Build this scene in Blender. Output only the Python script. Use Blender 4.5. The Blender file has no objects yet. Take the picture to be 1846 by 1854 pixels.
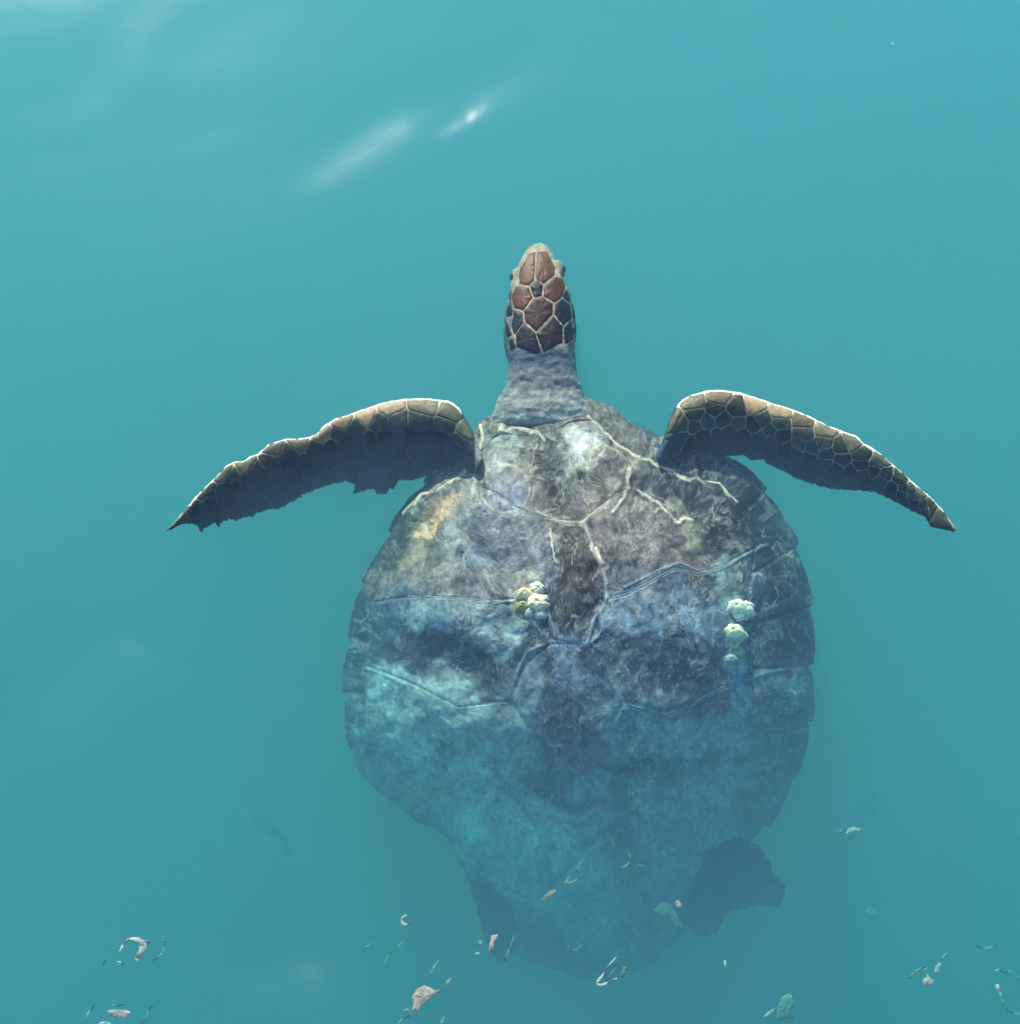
import bpy, bmesh, math, random
import numpy as np
from mathutils import Vector
from mathutils.bvhtree import BVHTree

# ------------------------------------------------------------------ camera, sky, sun, exposure
SC = bpy.context.scene
R = math.radians
CAM_D, CAM_TILT, CAM_HALF = 3.73, R(30), R(15)
cam = bpy.data.cameras.new('camera')
cam_ob = bpy.data.objects.new('camera', cam)
SC.collection.objects.link(cam_ob)
cam.sensor_fit = 'HORIZONTAL'
cam.angle = 2 * CAM_HALF
cam.clip_start = 0.05
cam.clip_end = 2000
CAM = np.array([0.0, -math.sin(CAM_TILT) * CAM_D, math.cos(CAM_TILT) * CAM_D])
cam_ob.location = CAM
cam_ob.rotation_euler = (CAM_TILT, 0, 0)
SC.camera = cam_ob

SUN_EL, SUN_AZ = 32, -14          # sun beyond the turtle, a little to the left
world = bpy.data.worlds.new('World')
SC.world = world
world.use_nodes = True
bg = world.node_tree.nodes['Background']
sky = world.node_tree.nodes.new('ShaderNodeTexSky')
sky.sky_type = 'NISHITA'
sky.sun_disc = False
sky.sun_elevation = R(SUN_EL)
sky.sun_rotation = R(SUN_AZ)
sky.dust_density = 0.25
sky.ozone_density = 3.0
world.node_tree.links.new(sky.outputs[0], bg.inputs[0])
bg.inputs[1].default_value = 0.15
sun = bpy.data.lights.new('sun', 'SUN')
sun.energy = 5.0
sun.angle = R(0.53)
sun.color = (1.0, 0.95, 0.88)
sun_ob = bpy.data.objects.new('sun', sun)
sun_ob.rotation_euler = (R(-(90 - SUN_EL)), 0, R(-SUN_AZ))
SC.collection.objects.link(sun_ob)
SC.view_settings.view_transform = 'Standard'
SC.view_settings.look = 'None'
SC.view_settings.gamma = 1
SC.view_settings.use_curve_mapping = False
SC.view_settings.exposure = 0.72
SC.cycles.volume_bounces = 4
SC.cycles.transparent_max_bounces = 16

# ------------------------------------------------------------------ helpers
TAN = math.tan(CAM_HALF)
CT, ST = math.cos(CAM_TILT), math.sin(CAM_TILT)

def P(px, py, z):
    """point of the place seen at photograph position (px, py) and lying at height z"""
    px = np.asarray(px, float); py = np.asarray(py, float); z = np.asarray(z, float)
    dx = (px - 923) / 923 * TAN
    dv = -(py - 927) / 923 * TAN
    wy = dv * CT + ST
    wz = dv * ST - CT
    k = (z - CAM[2]) / wz
    return np.stack(np.broadcast_arrays(CAM[0] + dx * k, CAM[1] + wy * k, CAM[2] + wz * k), -1)

def to_px(w):
    d = np.asarray(w) - CAM
    vy = d[..., 1] * CT + d[..., 2] * ST
    vz = -d[..., 1] * ST + d[..., 2] * CT
    return 923 + d[..., 0] / -vz / TAN * 923, 927 - vy / -vz / TAN * 923

def hash2(ix, iy, s):
    h = (ix.astype(np.int64) * 374761393 + iy.astype(np.int64) * 668265263 + s * 974711) & 0xffffffff
    h = ((h ^ (h >> 13)) * 1274126177) & 0xffffffff
    h = (h ^ (h >> 16)) & 0xffffffff
    return h / 4294967295.0

def vnoise(x, y, s=0):
    x = np.asarray(x, float); y = np.asarray(y, float)
    ix = np.floor(x); iy = np.floor(y)
    fx = x - ix; fy = y - iy
    fx = fx * fx * fx * (fx * (fx * 6 - 15) + 10); fy = fy * fy * fy * (fy * (fy * 6 - 15) + 10)
    a = hash2(ix, iy, s); b = hash2(ix + 1, iy, s); c = hash2(ix, iy + 1, s); d = hash2(ix + 1, iy + 1, s)
    return (a * (1 - fx) + b * fx) * (1 - fy) + (c * (1 - fx) + d * fx) * fy - 0.5

def fbm(x, y, s=0, o=4, g=0.55):
    t = 0; a = 1; n = 0
    for i in range(o):
        ca, sa = math.cos(0.6 * i), math.sin(0.6 * i)
        t = t + a * vnoise((x * ca - y * sa) * 2 ** i, (x * sa + y * ca) * 2 ** i, s + i * 17)
        n += a; a *= g
    return t / n * 2          # about -1..1

def sstep(a, b, x):
    t = np.clip((x - a) / (b - a), 0, 1)
    return t * t * (3 - 2 * t)

def lin(c):
    c = np.asarray(c, float) / 255
    return np.where(c <= 0.04045, c / 12.92, ((c + 0.055) / 1.055) ** 2.4)

def seg_dist(px, py, pts):
    """distance to a polyline and the running position 0..1 along it"""
    best = np.full(np.shape(px), 1e9); pos = np.zeros(np.shape(px))
    n = len(pts) - 1
    for i in range(max(n, 1)):
        ax, ay = pts[i]; bx, by = pts[min(i + 1, n)]
        vx, vy = bx - ax, by - ay
        t = np.clip(((px - ax) * vx + (py - ay) * vy) / (vx * vx + vy * vy + 1e-9), 0, 1)
        d = np.hypot(px - ax - t * vx, py - ay - t * vy)
        m = d < best
        best = np.where(m, d, best); pos = np.where(m, (i + t) / max(n, 1), pos)
    return best, pos

def in_poly(px, py, poly):
    r = np.zeros(np.shape(px), bool)
    n = len(poly)
    for i in range(n):
        x0, y0 = poly[i]; x1, y1 = poly[(i + 1) % n]
        if y0 == y1: continue
        c = ((y0 > py) != (y1 > py)) & (px < (x1 - x0) * (py - y0) / (y1 - y0) + x0)
        r ^= c
    return r

def signed(px, py, poly):
    """distance to the outline of a polygon, positive inside"""
    d, _ = seg_dist(px, py, list(poly) + [poly[0]])
    return np.where(in_poly(px, py, poly), d, -d)

def resample(pts, n=None, step=None, closed=True):
    p = np.array(pts, float)
    if closed: p = np.vstack([p, p[:1]])
    L = np.r_[0, np.cumsum(np.hypot(*np.diff(p, axis=0).T))]
    if n is None: n = max(6, int(round(L[-1] / step)))
    t = np.linspace(0, L[-1], n, endpoint=not closed)
    return np.stack([np.interp(t, L, p[:, 0]), np.interp(t, L, p[:, 1])], 1)

def smooth_closed(p, it=2):
    p = np.array(p, float)
    for _ in range(it):
        p = p * 0.5 + (np.roll(p, 1, 0) + np.roll(p, -1, 0)) * 0.25
    return p

def tag(o, label=None, cat=None, group=None, kind=None):
    if label: o['label'] = label
    if cat: o['category'] = cat
    if group: o['group'] = group
    if kind: o['kind'] = kind
    return o

def link(name, verts, faces, mat, parent=None, smooth=True, col=None):
    m = bpy.data.meshes.new(name)
    verts = np.asarray(verts, float)
    if isinstance(faces, np.ndarray):
        nf, k = faces.shape
        m.vertices.add(len(verts)); m.vertices.foreach_set('co', verts.ravel())
        m.loops.add(nf * k); m.loops.foreach_set('vertex_index', faces.ravel().astype(np.int32))
        m.polygons.add(nf); m.polygons.foreach_set('loop_start', np.arange(0, nf * k, k, dtype=np.int32))
        m.update(calc_edges=True)
    else:
        m.from_pydata([tuple(v) for v in verts], [], faces)
    if smooth: m.polygons.foreach_set('use_smooth', [True] * len(m.polygons))
    if col is not None: set_col(m, col)
    m.materials.append(mat)
    o = bpy.data.objects.new(name, m)
    SC.collection.objects.link(o)
    if parent is not None:
        o.parent = parent
        o.matrix_parent_inverse = parent.matrix_world.inverted()
    return o

def set_col(m, col):
    a = m.color_attributes.new('pigment', 'FLOAT_COLOR', 'POINT')
    c = np.ones((len(m.vertices), 4), np.float32); c[:, :3] = np.clip(col, 0.002, 0.9)
    a.data.foreach_set('color', c.ravel())

def empty(name, loc):
    o = bpy.data.objects.new(name, None)
    o.empty_display_size = 0.05
    o.location = loc
    SC.collection.objects.link(o)
    bpy.context.view_layer.update()
    return o

# ------------------------------------------------------------------ materials
def nodes(name):
    m = bpy.data.materials.new(name); m.use_nodes = True
    return m, m.node_tree, m.node_tree.nodes['Principled BSDF']

def pigment_mat(name, rough, scale, amount, bump, spec=0.15, stretch=(1, 1, 1)):
    """colour comes from the pigment painted on the mesh, broken up by fine grain"""
    m, t, b = nodes(name)
    L = t.links.new
    at = t.nodes.new('ShaderNodeAttribute'); at.attribute_name = 'pigment'
    tc = t.nodes.new('ShaderNodeTexCoord')
    mp = t.nodes.new('ShaderNodeMapping'); mp.inputs['Scale'].default_value = stretch
    L(tc.outputs['Object'], mp.inputs[0])
    n1 = t.nodes.new('ShaderNodeTexNoise'); n1.inputs['Scale'].default_value = scale
    n1.inputs['Detail'].default_value = 6; n1.inputs['Roughness'].default_value = 0.65
    n1.inputs['Distortion'].default_value = 0.8
    L(mp.outputs[0], n1.inputs['Vector'])
    r = t.nodes.new('ShaderNodeMapRange')
    r.inputs[1].default_value = 0.3; r.inputs[2].default_value = 0.7
    r.inputs[3].default_value = 1 - amount; r.inputs[4].default_value = 1 + amount
    L(n1.outputs[0], r.inputs[0])
    mx = t.nodes.new('ShaderNodeVectorMath'); mx.operation = 'SCALE'
    L(at.outputs['Color'], mx.inputs[0]); L(r.outputs[0], mx.inputs['Scale'])
    L(mx.outputs[0], b.inputs['Base Color'])
    bp = t.nodes.new('ShaderNodeBump'); bp.inputs['Strength'].default_value = bump
    bp.inputs['Distance'].default_value = 0.004
    L(n1.outputs[0], bp.inputs['Height']); L(bp.outputs[0], b.inputs['Normal'])
    b.inputs['Roughness'].default_value = rough
    b.inputs['Specular IOR Level'].default_value = spec
    return m

M_SHELL = pigment_mat('shell_algae_and_sheen', 0.5, 95, 0.4, 0.4)
M_SKIN = pigment_mat('turtle_skin', 0.6, 90, 0.3, 0.6)
M_SCALE = pigment_mat('turtle_scale', 0.45, 120, 0.22, 0.25)
M_BARN = pigment_mat('barnacle_shell', 0.7, 160, 0.2, 0.6)
M_GLINT = pigment_mat('pale_glint', 0.5, 150, 0.25, 0.4, 0.3)  # for sky glints modelled as thin pale pieces
_t = M_GLINT.node_tree; _o = _t.nodes['Material Output']; _m = _t.nodes.new('ShaderNodeMixShader'); _m.inputs[0].default_value = .38
_x = _t.nodes.new('ShaderNodeBsdfTransparent'); _t.links.new(_t.nodes['Principled BSDF'].outputs[0], _m.inputs[1]); _t.links.new(_x.outputs[0], _m.inputs[2])
_t.links.new(_m.outputs[0], _o.inputs['Surface'])
M_FISH = pigment_mat('fish_skin', 0.4, 120, 0.25, 0.2, 0.3)
M_EYE, _t, _b = nodes('wet_eye')
_b.inputs['Base Color'].default_value = (0.012, 0.012, 0.014, 1); _b.inputs['Roughness'].default_value = 0.08
M_SAND, _t, _b = nodes('sea_sand')
_n = _t.nodes.new('ShaderNodeTexNoise'); _n.inputs['Scale'].default_value = 3
_r = _t.nodes.new('ShaderNodeValToRGB')
_r.color_ramp.elements[0].color = (0.18, 0.16, 0.11, 1); _r.color_ramp.elements[1].color = (0.34, 0.30, 0.22, 1)
_t.links.new(_n.outputs[0], _r.inputs[0]); _t.links.new(_r.outputs[0], _b.inputs['Base Color'])
_b.inputs['Roughness'].default_value = 0.95

def water_material():
    m = bpy.data.materials.new('murky_sea_water'); m.use_nodes = True
    n = m.node_tree; n.nodes.clear(); L = n.links.new
    out = n.nodes.new('ShaderNodeOutputMaterial'); mix = n.nodes.new('ShaderNodeMixShader')
    fr = n.nodes.new('ShaderNodeFresnel')
    ge = n.nodes.new('ShaderNodeNewGeometry'); mr = n.nodes.new('ShaderNodeMapRange')
    mr.inputs[3].default_value = 1.33; mr.inputs[4].default_value = 1 / 1.33
    L(ge.outputs['Backfacing'], mr.inputs[0]); L(mr.outputs[0], fr.inputs[0])
    tr = n.nodes.new('ShaderNodeBsdfTransparent')
    gl = n.nodes.new('ShaderNodeBsdfGlossy'); gl.inputs['Roughness'].default_value = 0.13
    tc = n.nodes.new('ShaderNodeTexCoord')
    no = n.nodes.new('ShaderNodeTexNoise'); no.inputs['Scale'].default_value = 9; no.inputs['Detail'].default_value = 3
    bu = n.nodes.new('ShaderNodeBump'); bu.inputs['Strength'].default_value = 0.08; bu.inputs['Distance'].default_value = 0.01
    L(tc.outputs['Object'], no.inputs['Vector']); L(no.outputs[0], bu.inputs['Height'])
    L(bu.outputs[0], gl.inputs['Normal']); L(bu.outputs[0], fr.inputs['Normal'])
    L(fr.outputs[0], mix.inputs[0]); L(tr.outputs[0], mix.inputs[1]); L(gl.outputs[0], mix.inputs[2])
    L(mix.outputs[0], out.inputs['Surface'])
    S = np.array([0.84, 1.20, 1.78]) * .74; A = np.array([3.0, 0.45, 0.60]) * .74
    vs = n.nodes.new('ShaderNodeVolumeScatter'); vs.inputs['Density'].default_value = S.max()
    vs.inputs['Color'].default_value = (*(S / S.max()), 1); vs.inputs['Anisotropy'].default_value = 0.32
    va = n.nodes.new('ShaderNodeVolumeAbsorption'); va.inputs['Density'].default_value = 4
    va.inputs['Color'].default_value = (*(1 - A / 4), 1)
    ad = n.nodes.new('ShaderNodeAddShader')
    L(vs.outputs[0], ad.inputs[0]); L(va.outputs[0], ad.inputs[1]); L(ad.outputs[0], out.inputs['Volume'])
    return m
M_WATER = water_material()

# ------------------------------------------------------------------ the sea: one closed body of water with real waves
RIPPLES = [(233, 1722, 42), (212, 1838, 48), (735, 1668, 22), (890, 1712, 26), (768, 1806, 34), (1100, 1762, 34),
           (1542, 1502, 30), (1690, 1772, 34), (1822, 1790, 46), (1415, 1838, 34), (1048, 1590, 30), (1226, 1645, 22)]
def wave_height(x, y):
    h = 0.004 * np.sin(2 * math.pi * (0.55 * x + 0.85 * y) / 1.9 + 0.8)
    h += 0.0025 * np.sin(2 * math.pi * (-0.35 * x + 0.9 * y) / 0.83 + 2.1)
    h += 0.003 * fbm(x * 1.6 + y * 0.7, y * 3.0 - x * 1.4, 5, 3, 0.4)
    return h

def streak(x, y, pts, width, slope):
    """a steeper little wave front whose far side leans towards the bright low sky"""
    w = P([p[0] for p in pts], [p[1] for p in pts], 0.0)
    d, t = seg_dist(x, y, [(a[0], a[1]) for a in w])
    # signed across: positive on the far side
    n = len(w) - 1
    dirv = w[-1] - w[0]; nx, ny = -dirv[1], dirv[0]
    if ny < 0: nx, ny = -nx, -ny
    l = math.hypot(nx, ny); nx /= l; ny /= l
    xi = np.interp(t * n, range(n + 1), w[:, 0]); yi = np.interp(t * n, range(n + 1), w[:, 1])
    s = (x - xi) * nx + (y - yi) * ny
    fade = np.sin(np.clip(t, 0.0, 1) * math.pi) ** 0.6
    end = np.exp(-(np.maximum(d - np.abs(s), 0) / width) ** 2)
    return -slope * s * np.exp(-(s / width) ** 2) * fade * end

def surface(x, y):
    h = wave_height(x, y)
    h = h + streak(x, y, [(520, 350), (640, 290), (740, 228), (840, 205), (950, 140), (1060, 10)], 0.10, 0.085)
    h = h + streak(x, y, [(790, 256), (840, 222), (890, 192)], 0.035, 0.075)
    h = h + streak(x, y, [(90, 250), (190, 170), (225, 90), (300, -30)], 0.08, 0.045)
    h = h + streak(x, y, [(1290, 30), (1360, 0), (1440, -30)], 0.06, 0.05)
    h = h + streak(x, y, [(10, 1420), (80, 1290), (210, 1140)], 0.12, 0.27)
    h = h + streak(x, y, [(480, 1830), (540, 1765), (610, 1730)], 0.10, 0.29)
    for i, (a, b, r) in enumerate(RIPPLES):
        c = P(a, b, 0.0); rr = r * 0.00108
        d = np.hypot((x - c[0]) * 1.25, y - c[1])
        ang = np.arctan2(y - c[1], x - c[0])
        h = h + 0.0022 * np.exp(-((d - rr) / (rr * 0.55)) ** 2) * np.cos((d - rr) / rr * 7) * (0.6 + 0.5 * np.sin(ang * 2 + i))
    return h

def axis(lo, hi, step, far):
    a = list(np.arange(lo, hi + step / 2, step)); s = step
    L_, H_ = [], []
    x = lo
    while x > -far: s *= 1.22; x -= s; L_.append(max(x, -far))
    s = step; x = hi
    while x < far: s *= 1.22; x += s; H_.append(min(x, far))
    return np.array(L_[::-1] + a + H_)
ax = axis(-1.35, 1.35, 0.0075, 300); ay = axis(-1.1, 1.6, 0.0085, 300)
X, Y = np.meshgrid(ax, ay)
Z = surface(X, Y) * np.exp(-(np.hypot(X, Y) / 60) ** 2)
ny_, nx_ = X.shape
V = np.stack([X, Y, Z], -1).reshape(-1, 3)
idx = np.arange(nx_ * ny_).reshape(ny_, nx_)
F = np.stack([idx[:-1, :-1], idx[:-1, 1:], idx[1:, 1:], idx[1:, :-1]], -1).reshape(-1, 4)
rim = np.r_[idx[0, :], idx[1:, -1], idx[-1, -2::-1], idx[-2:0:-1, 0]]
nb = len(rim); Vb = V[rim].copy(); Vb[:, 2] = -7.0
base = len(V); V = np.vstack([V, Vb, [[0, 0, -7.0]]])
k = np.arange(nb); k2 = (k + 1) % nb
sides = np.stack([rim[k], base + k, base + k2, rim[k2]], -1)
flat = [[int(q) for q in f] for f in F] + [[int(q) for q in f] for f in sides] + \
       [[base + nb, int(base + b2), int(base + a2)] for a2, b2 in zip(k, k2)]
sea = link('water', V, flat, M_WATER)
tag(sea, kind='structure')
bed = link('seabed', [(-290, -290, -6.5), (290, -290, -6.5), (290, 290, -6.5), (-290, 290, -6.5)], [(0, 1, 2, 3)], M_SAND)
tag(bed, kind='structure')

# ------------------------------------------------------------------ TURTLE: body surface pieces, grown together into one skin
def loft(sections, seg=40, cap=True):
    """sections: rings of points (seg,3)"""
    n = len(sections)
    v = np.concatenate(sections)
    f = []
    for i in range(n - 1):
        for j in range(seg):
            a = i * seg + j; b = i * seg + (j + 1) % seg
            f.append((a, b, b + seg, a + seg))
    f.append(tuple(range(seg))[::-1]); f.append(tuple((n - 1) * seg + j for j in range(seg)))
    return v, f

def spline(xs, ys, x):
    """smooth (Catmull style) interpolation of samples"""
    xs = np.asarray(xs, float); ys = np.asarray(ys, float); x = np.asarray(x, float)
    m = np.gradient(ys, xs)
    i = np.clip(np.searchsorted(xs, x) - 1, 0, len(xs) - 2)
    h = xs[i + 1] - xs[i]; t = np.clip((x - xs[i]) / h, 0, 1)
    return ((2 * t**3 - 3 * t**2 + 1) * ys[i] + (t**3 - 2 * t**2 + t) * h * m[i]
            + (-2 * t**3 + 3 * t**2) * ys[i + 1] + (t**3 - t**2) * h * m[i + 1])

BODY_V, BODY_F = [], []
def add_body(v, f):
    o = sum(len(q) for q in BODY_V)
    BODY_V.append(np.asarray(v)); BODY_F.extend([tuple(int(a) + o for a in q) for q in f])

# head and neck        y    xl    xr   ztop  thick
HEAD = np.array([[444, 966, 986, -.034, .022], [449, 957, 993, -.028, .036], [458, 950, 999, -.022, .05],
                 [472, 943, 1004, -.014, .068], [487, 936, 1008, -.008, .08], [505, 929, 1018, -.005, .092],
                 [530, 921, 1030, -.004, .105], [560, 915, 1038, -.004, .112], [600, 911, 1043, -.006, .115],
                 [628, 913, 1041, -.009, .11], [650, 919, 1041, -.014, .1], [680, 917, 1046, -.020, .1],
                 [702, 913, 1052, -.025, .1], [716, 905, 1056, -.030, .105], [735, 897, 1062, -.031, .11],
                 [765, 886, 1078, -.038, .12], [790, 882, 1088, -.056, .12], [812, 884, 1100, -.12, .12]])
ysec = np.concatenate([[444, 445.5, 447.5], np.arange(450, 813, 5)])
rings = []
A_ = np.linspace(0, 2 * math.pi, 48, endpoint=False)
for y in ysec:
    xl, xr, zt, th = [spline(HEAD[:, 0], HEAD[:, c], y) for c in (1, 2, 3, 4)]
    c = P((xl + xr) / 2, y, zt - th * 0.35); hw = (P(xr, y, zt - th * .35)[0] - P(xl, y, zt - th * .35)[0]) / 2
    e = 0.86
    cx = np.sign(np.cos(A_)) * np.abs(np.cos(A_)) ** e * hw
    cz = np.sign(np.sin(A_)) * np.abs(np.sin(A_)) ** e
    zz = np.where(cz > 0, cz * th * 0.35, cz * th * 0.65)
    fold = 0.0
    if y > 640:
        fold = 0.0028 * fbm(np.cos(A_) * 3 + 7, y / 11 + np.sin(A_) * 2, 31, 3)
    rings.append(np.stack([c[0] + cx * (1 + fold * 8), np.full(48, c[1]) , c[2] + zz + fold], -1))
add_body(*loft(rings, 48))

def ellipsoid(c, r, n=28, rot=0.0):
    u = np.linspace(0, math.pi, n); w = np.linspace(0, 2 * math.pi, n * 2, endpoint=False)
    rr = []
    for a in u[1:-1]:
        p = np.stack([np.sin(a) * np.cos(w) * r[0], np.sin(a) * np.sin(w) * r[1], np.full(len(w), np.cos(a) * r[2])], -1)
        cr, sr = math.cos(rot), math.sin(rot)
        p = np.stack([p[:, 0] * cr - p[:, 1] * sr, p[:, 0] * sr + p[:, 1] * cr, p[:, 2]], -1)
        rr.append(p + c)
    return loft(rr[::-1], len(w))
EYES = [((934, 502), -.036, -1), ((1012, 488), -.034, 1)]
for (ex, ey), ez, sd in EYES:                                   # orbits bulge out of the skull
    add_body(*ellipsoid(P(ex - sd * 2, ey + 3, ez), (.015, .026, .018), 16))
# shoulders, chest and belly beneath the shell
add_body(*ellipsoid(P(925, 830, -.16), (.11, .09, .065), rot=0.5))
add_body(*ellipsoid(P(1130, 835, -.16), (.12, .09, .065), rot=-0.5))

def front_flipper(lead, trail, zl, zt, th):
    nL, nW = 240, 26
    a = resample(lead, nL, closed=False); b = resample(trail, nL, closed=False)
    t = np.linspace(0, 1, nL)
    w = 0.5 * (1 - np.cos(np.linspace(0, math.pi, nW)))
    z0 = np.interp(t, *zip(*zl)); z1 = np.interp(t, *zip(*zt)); T = np.interp(t, *zip(*th))
    prof = 1.7 * (1.4845 * np.sqrt(w) - 0.63 * w - 1.758 * w**2 + 1.4215 * w**3 - 0.5180 * w**4)
    prof = np.maximum(prof, 0) * 1.0
    px = a[:, None, 0] * (1 - w) + b[:, None, 0] * w; py = a[:, None, 1] * (1 - w) + b[:, None, 1] * w
    drop = w ** 1.25
    zc = z0[:, None] * (1 - drop) + z1[:, None] * drop
    top = zc + T[:, None] * prof * 0.55
    C = P(px, py, zc)
    top = P(px, py, top); bot = C.copy(); bot[..., 2] -= T[:, None] * prof * 0.6 + 0.0015
    bot[:, 0] = top[:, 0]; bot[:, -1] = top[:, -1] - [0, 0, .004]
    rings = [np.vstack([top[i], bot[i, ::-1]]) for i in range(nL)]
    return loft(rings, 2 * nW)

def tr(lst, ox, oy, s):
    return [(ox + u / s, oy + v / s) for u, v in lst]
LEAD_L = tr([(1830, 420), (1760, 260), (1700, 150), (1640, 110), (1540, 97), (1400, 97), (1280, 115), (1180, 150), (1080, 185), (1000, 210),
             (940, 250), (900, 295), (860, 310), (800, 320), (720, 320), (660, 343), (625, 352), (617, 370), (590, 385), (570, 408),
             (535, 414), (500, 445), (450, 443), (400, 468), (330, 540), (230, 640), (130, 760), (50, 845)], 280, 690, 3.077)
TRAIL_L = tr([(1700, 640), (1600, 560), (1500, 540), (1430, 560), (1370, 552), (1345, 575), (1332, 606), (1310, 600), (1292, 632), (1240, 636),
              (1215, 600), (1160, 620), (1095, 636), (1130, 595), (1122, 553), (1030, 570), (940, 595), (850, 630), (760, 680), (700, 715),
              (640, 720), (560, 748), (540, 762), (500, 765), (460, 785), (430, 775), (400, 778), (375, 800), (350, 827), (342, 790),
              (300, 812), (255, 847), (235, 800), (150, 805), (50, 848)], 280, 690, 3.077)
LEAD_R = tr([(20, 460), (70, 350), (100, 250), (130, 190), (170, 140), (230, 110), (310, 88), (400, 82), (500, 95), (600, 125), (700, 160),
             (800, 190), (900, 230), (1000, 280), (1100, 320), (1175, 345), (1205, 372), (1215, 385), (1260, 408), (1330, 458),
             (1400, 520), (1480, 590), (1560, 660), (1620, 710), (1680, 780), (1760, 890)], 1180, 680, 3.183)
TRAIL_R = tr([(120, 620), (250, 500), (340, 470), (385, 468), (420, 465), (480, 470), (515, 462), (540, 470), (560, 488), (600, 492), (640, 485),
              (660, 510), (740, 545), (820, 590), (900, 620), (1000, 650), (1100, 665), (1200, 665), (1280, 675), (1380, 720),
              (1480, 780), (1560, 812), (1580, 840), (1600, 870), (1680, 890), (1740, 905), (1760, 893)], 1180, 680, 3.183)
add_body(*front_flipper(LEAD_L, TRAIL_L, [(0, -.05), (.15, -.02), (1, -.012)], [(0, -.16), (.15, -.13), (.5, -.115), (.8, -.08), (1, -.015)],
                        [(0, .07), (.15, .06), (.45, .035), (.75, .018), (1, .006)]))
add_body(*front_flipper(LEAD_R, TRAIL_R, [(0, -.05), (.12, -.02), (1, -.012)], [(0, -.15), (.15, -.105), (.5, -.085), (.8, -.05), (1, -.015)],
                        [(0, .07), (.15, .06), (.45, .035), (.75, .018), (1, .006)]))

def slab(outline, z, th, tilt=(0, 0)):
    """a flat rounded limb with the given outline"""
    p = resample(outline, 90); c = p.mean(0)
    rr = []
    for s, k_ in [(.05, 1), (.5, .9), (.8, .62), (.95, .3), (1, 0), (.95, -.3), (.8, -.62), (.5, -.9), (.05, -1)]:
        q = c + (p - c) * s
        zz = z + (q[:, 0] - c[0]) * tilt[0] + (q[:, 1] - c[1]) * tilt[1]
        w_ = P(q[:, 0], q[:, 1], zz); w_[:, 2] += k_ * th / 2
        rr.append(w_)
    return loft(rr[::-1], 90)
add_body(*slab([(1270, 1520), (1330, 1515), (1375, 1530), (1395, 1560), (1402, 1588), (1424, 1600), (1422, 1625), (1408, 1642), (1378, 1636),
                (1350, 1645), (1322, 1650), (1305, 1668), (1300, 1688), (1275, 1698), (1252, 1690), (1240, 1660), (1250, 1600)], -.40, .05, (0, -.0008)))
add_body(*slab([(850, 1590), (880, 1600), (930, 1640), (935, 1700), (925, 1735), (905, 1742), (888, 1728), (872, 1680), (858, 1630)], -.44, .045, (0, -.0008)))
add_body(*slab([(1060, 1700), (1140, 1700), (1130, 1750), (1098, 1778), (1075, 1755)], -.62, .04))

# ------------------------------------------------------------------ carapace height field
OUT = [(905, 760), (880, 762), (860, 790), (826, 830), (780, 868), (745, 900), (716, 950), (690, 1000), (661, 1050), (642, 1110), (631, 1180),
       (627, 1260), (633, 1330), (650, 1390), (700, 1440), (760, 1482), (812, 1512), (836, 1560), (858, 1620), (888, 1680),
       (935, 1725), (1000, 1745), (1060, 1762), (1110, 1762), (1165, 1745), (1215, 1710), (1262, 1660), (1300, 1600), (1335, 1540),
       (1372, 1505), (1405, 1468), (1440, 1400), (1460, 1330), (1469, 1260), (1465, 1200), (1468, 1140), (1464, 1090), (1452, 1040),
       (1440, 985), (1412, 940), (1388, 895), (1345, 850), (1290, 818), (1210, 798), (1152, 785), (1110, 742), (1066, 718), (1040, 735),
       (1000, 762), (950, 768)]
CX, CY = 1045, 1230
_o = resample(OUT, 900); _o = smooth_closed(_o, 4)
_th = np.arctan2(_o[:, 1] - CY, _o[:, 0] - CX); _rr = np.hypot(_o[:, 1] - CY, _o[:, 0] - CX)
_s = np.argsort(_th); _th = _th[_s]; _rr = _rr[_s]
def rim_r(th):
    return np.interp(th, _th, _rr, period=2 * math.pi)
def polar(px, py):
    th = np.arctan2(py - CY, px - CX); return th, np.hypot(px - CX, py - CY) / rim_r(th)
def shell_z(px, py):
    px = np.asarray(px, float); py = np.asarray(py, float)
    th, rho = polar(px, py)
    zm = spline([700, 780, 900, 1050, 1200, 1350, 1500, 1620, 1780], [-.03, -.032, -.022, -.025, -.06, -.125, -.225, -.34, -.51], py)
    front = np.clip(-np.sin(th), 0, 1) ** 3
    left = np.clip(-np.cos(th), 0, 1)
    H = 0.14 * (1 - front) + 0.026 * front + 0.02 * left * (1 - front)
    rho = np.clip(rho, 0, 1)
    dome = 1 - np.sqrt(1 - (rho * 0.992) ** 2)
    z = zm - H * dome
    z -= 0.022 * np.exp(-(((px - 820) / 80) ** 2 + ((py - 1200 - (px - 820) * .3) / 38) ** 2))     # hollow on the left
    z += 0.004 * np.exp(-(((px - 780) / 110) ** 2 + ((py - 1275 - (px - 780) * .25) / 40) ** 2))
    z -= 0.014 * np.exp(-(((px - 1030) / 40) ** 2 + ((py - 880) / 70) ** 2))
    z += 0.008 * np.exp(-(((px - 914) / 38) ** 2 + ((py - 885) / 38) ** 2))
    z += 0.008 * np.exp(-(((px - 1055) / 45) ** 2 + ((py - 812) / 40) ** 2))
    z += 0.006 * fbm(px / 60, py / 60, 3, 3)
    return z

# ------------------------------------------------------------------ pigment of the shell (algae, wear, seams; sky sheen, swirls and shade painted in), painted in photo coordinates
K = 0.55
KS = 0.78        # the shell carries paler, chalky algae
def mixc(col, c, a):
    return col * (1 - a[..., None]) + (lin(c) * K) * a[..., None]

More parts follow.
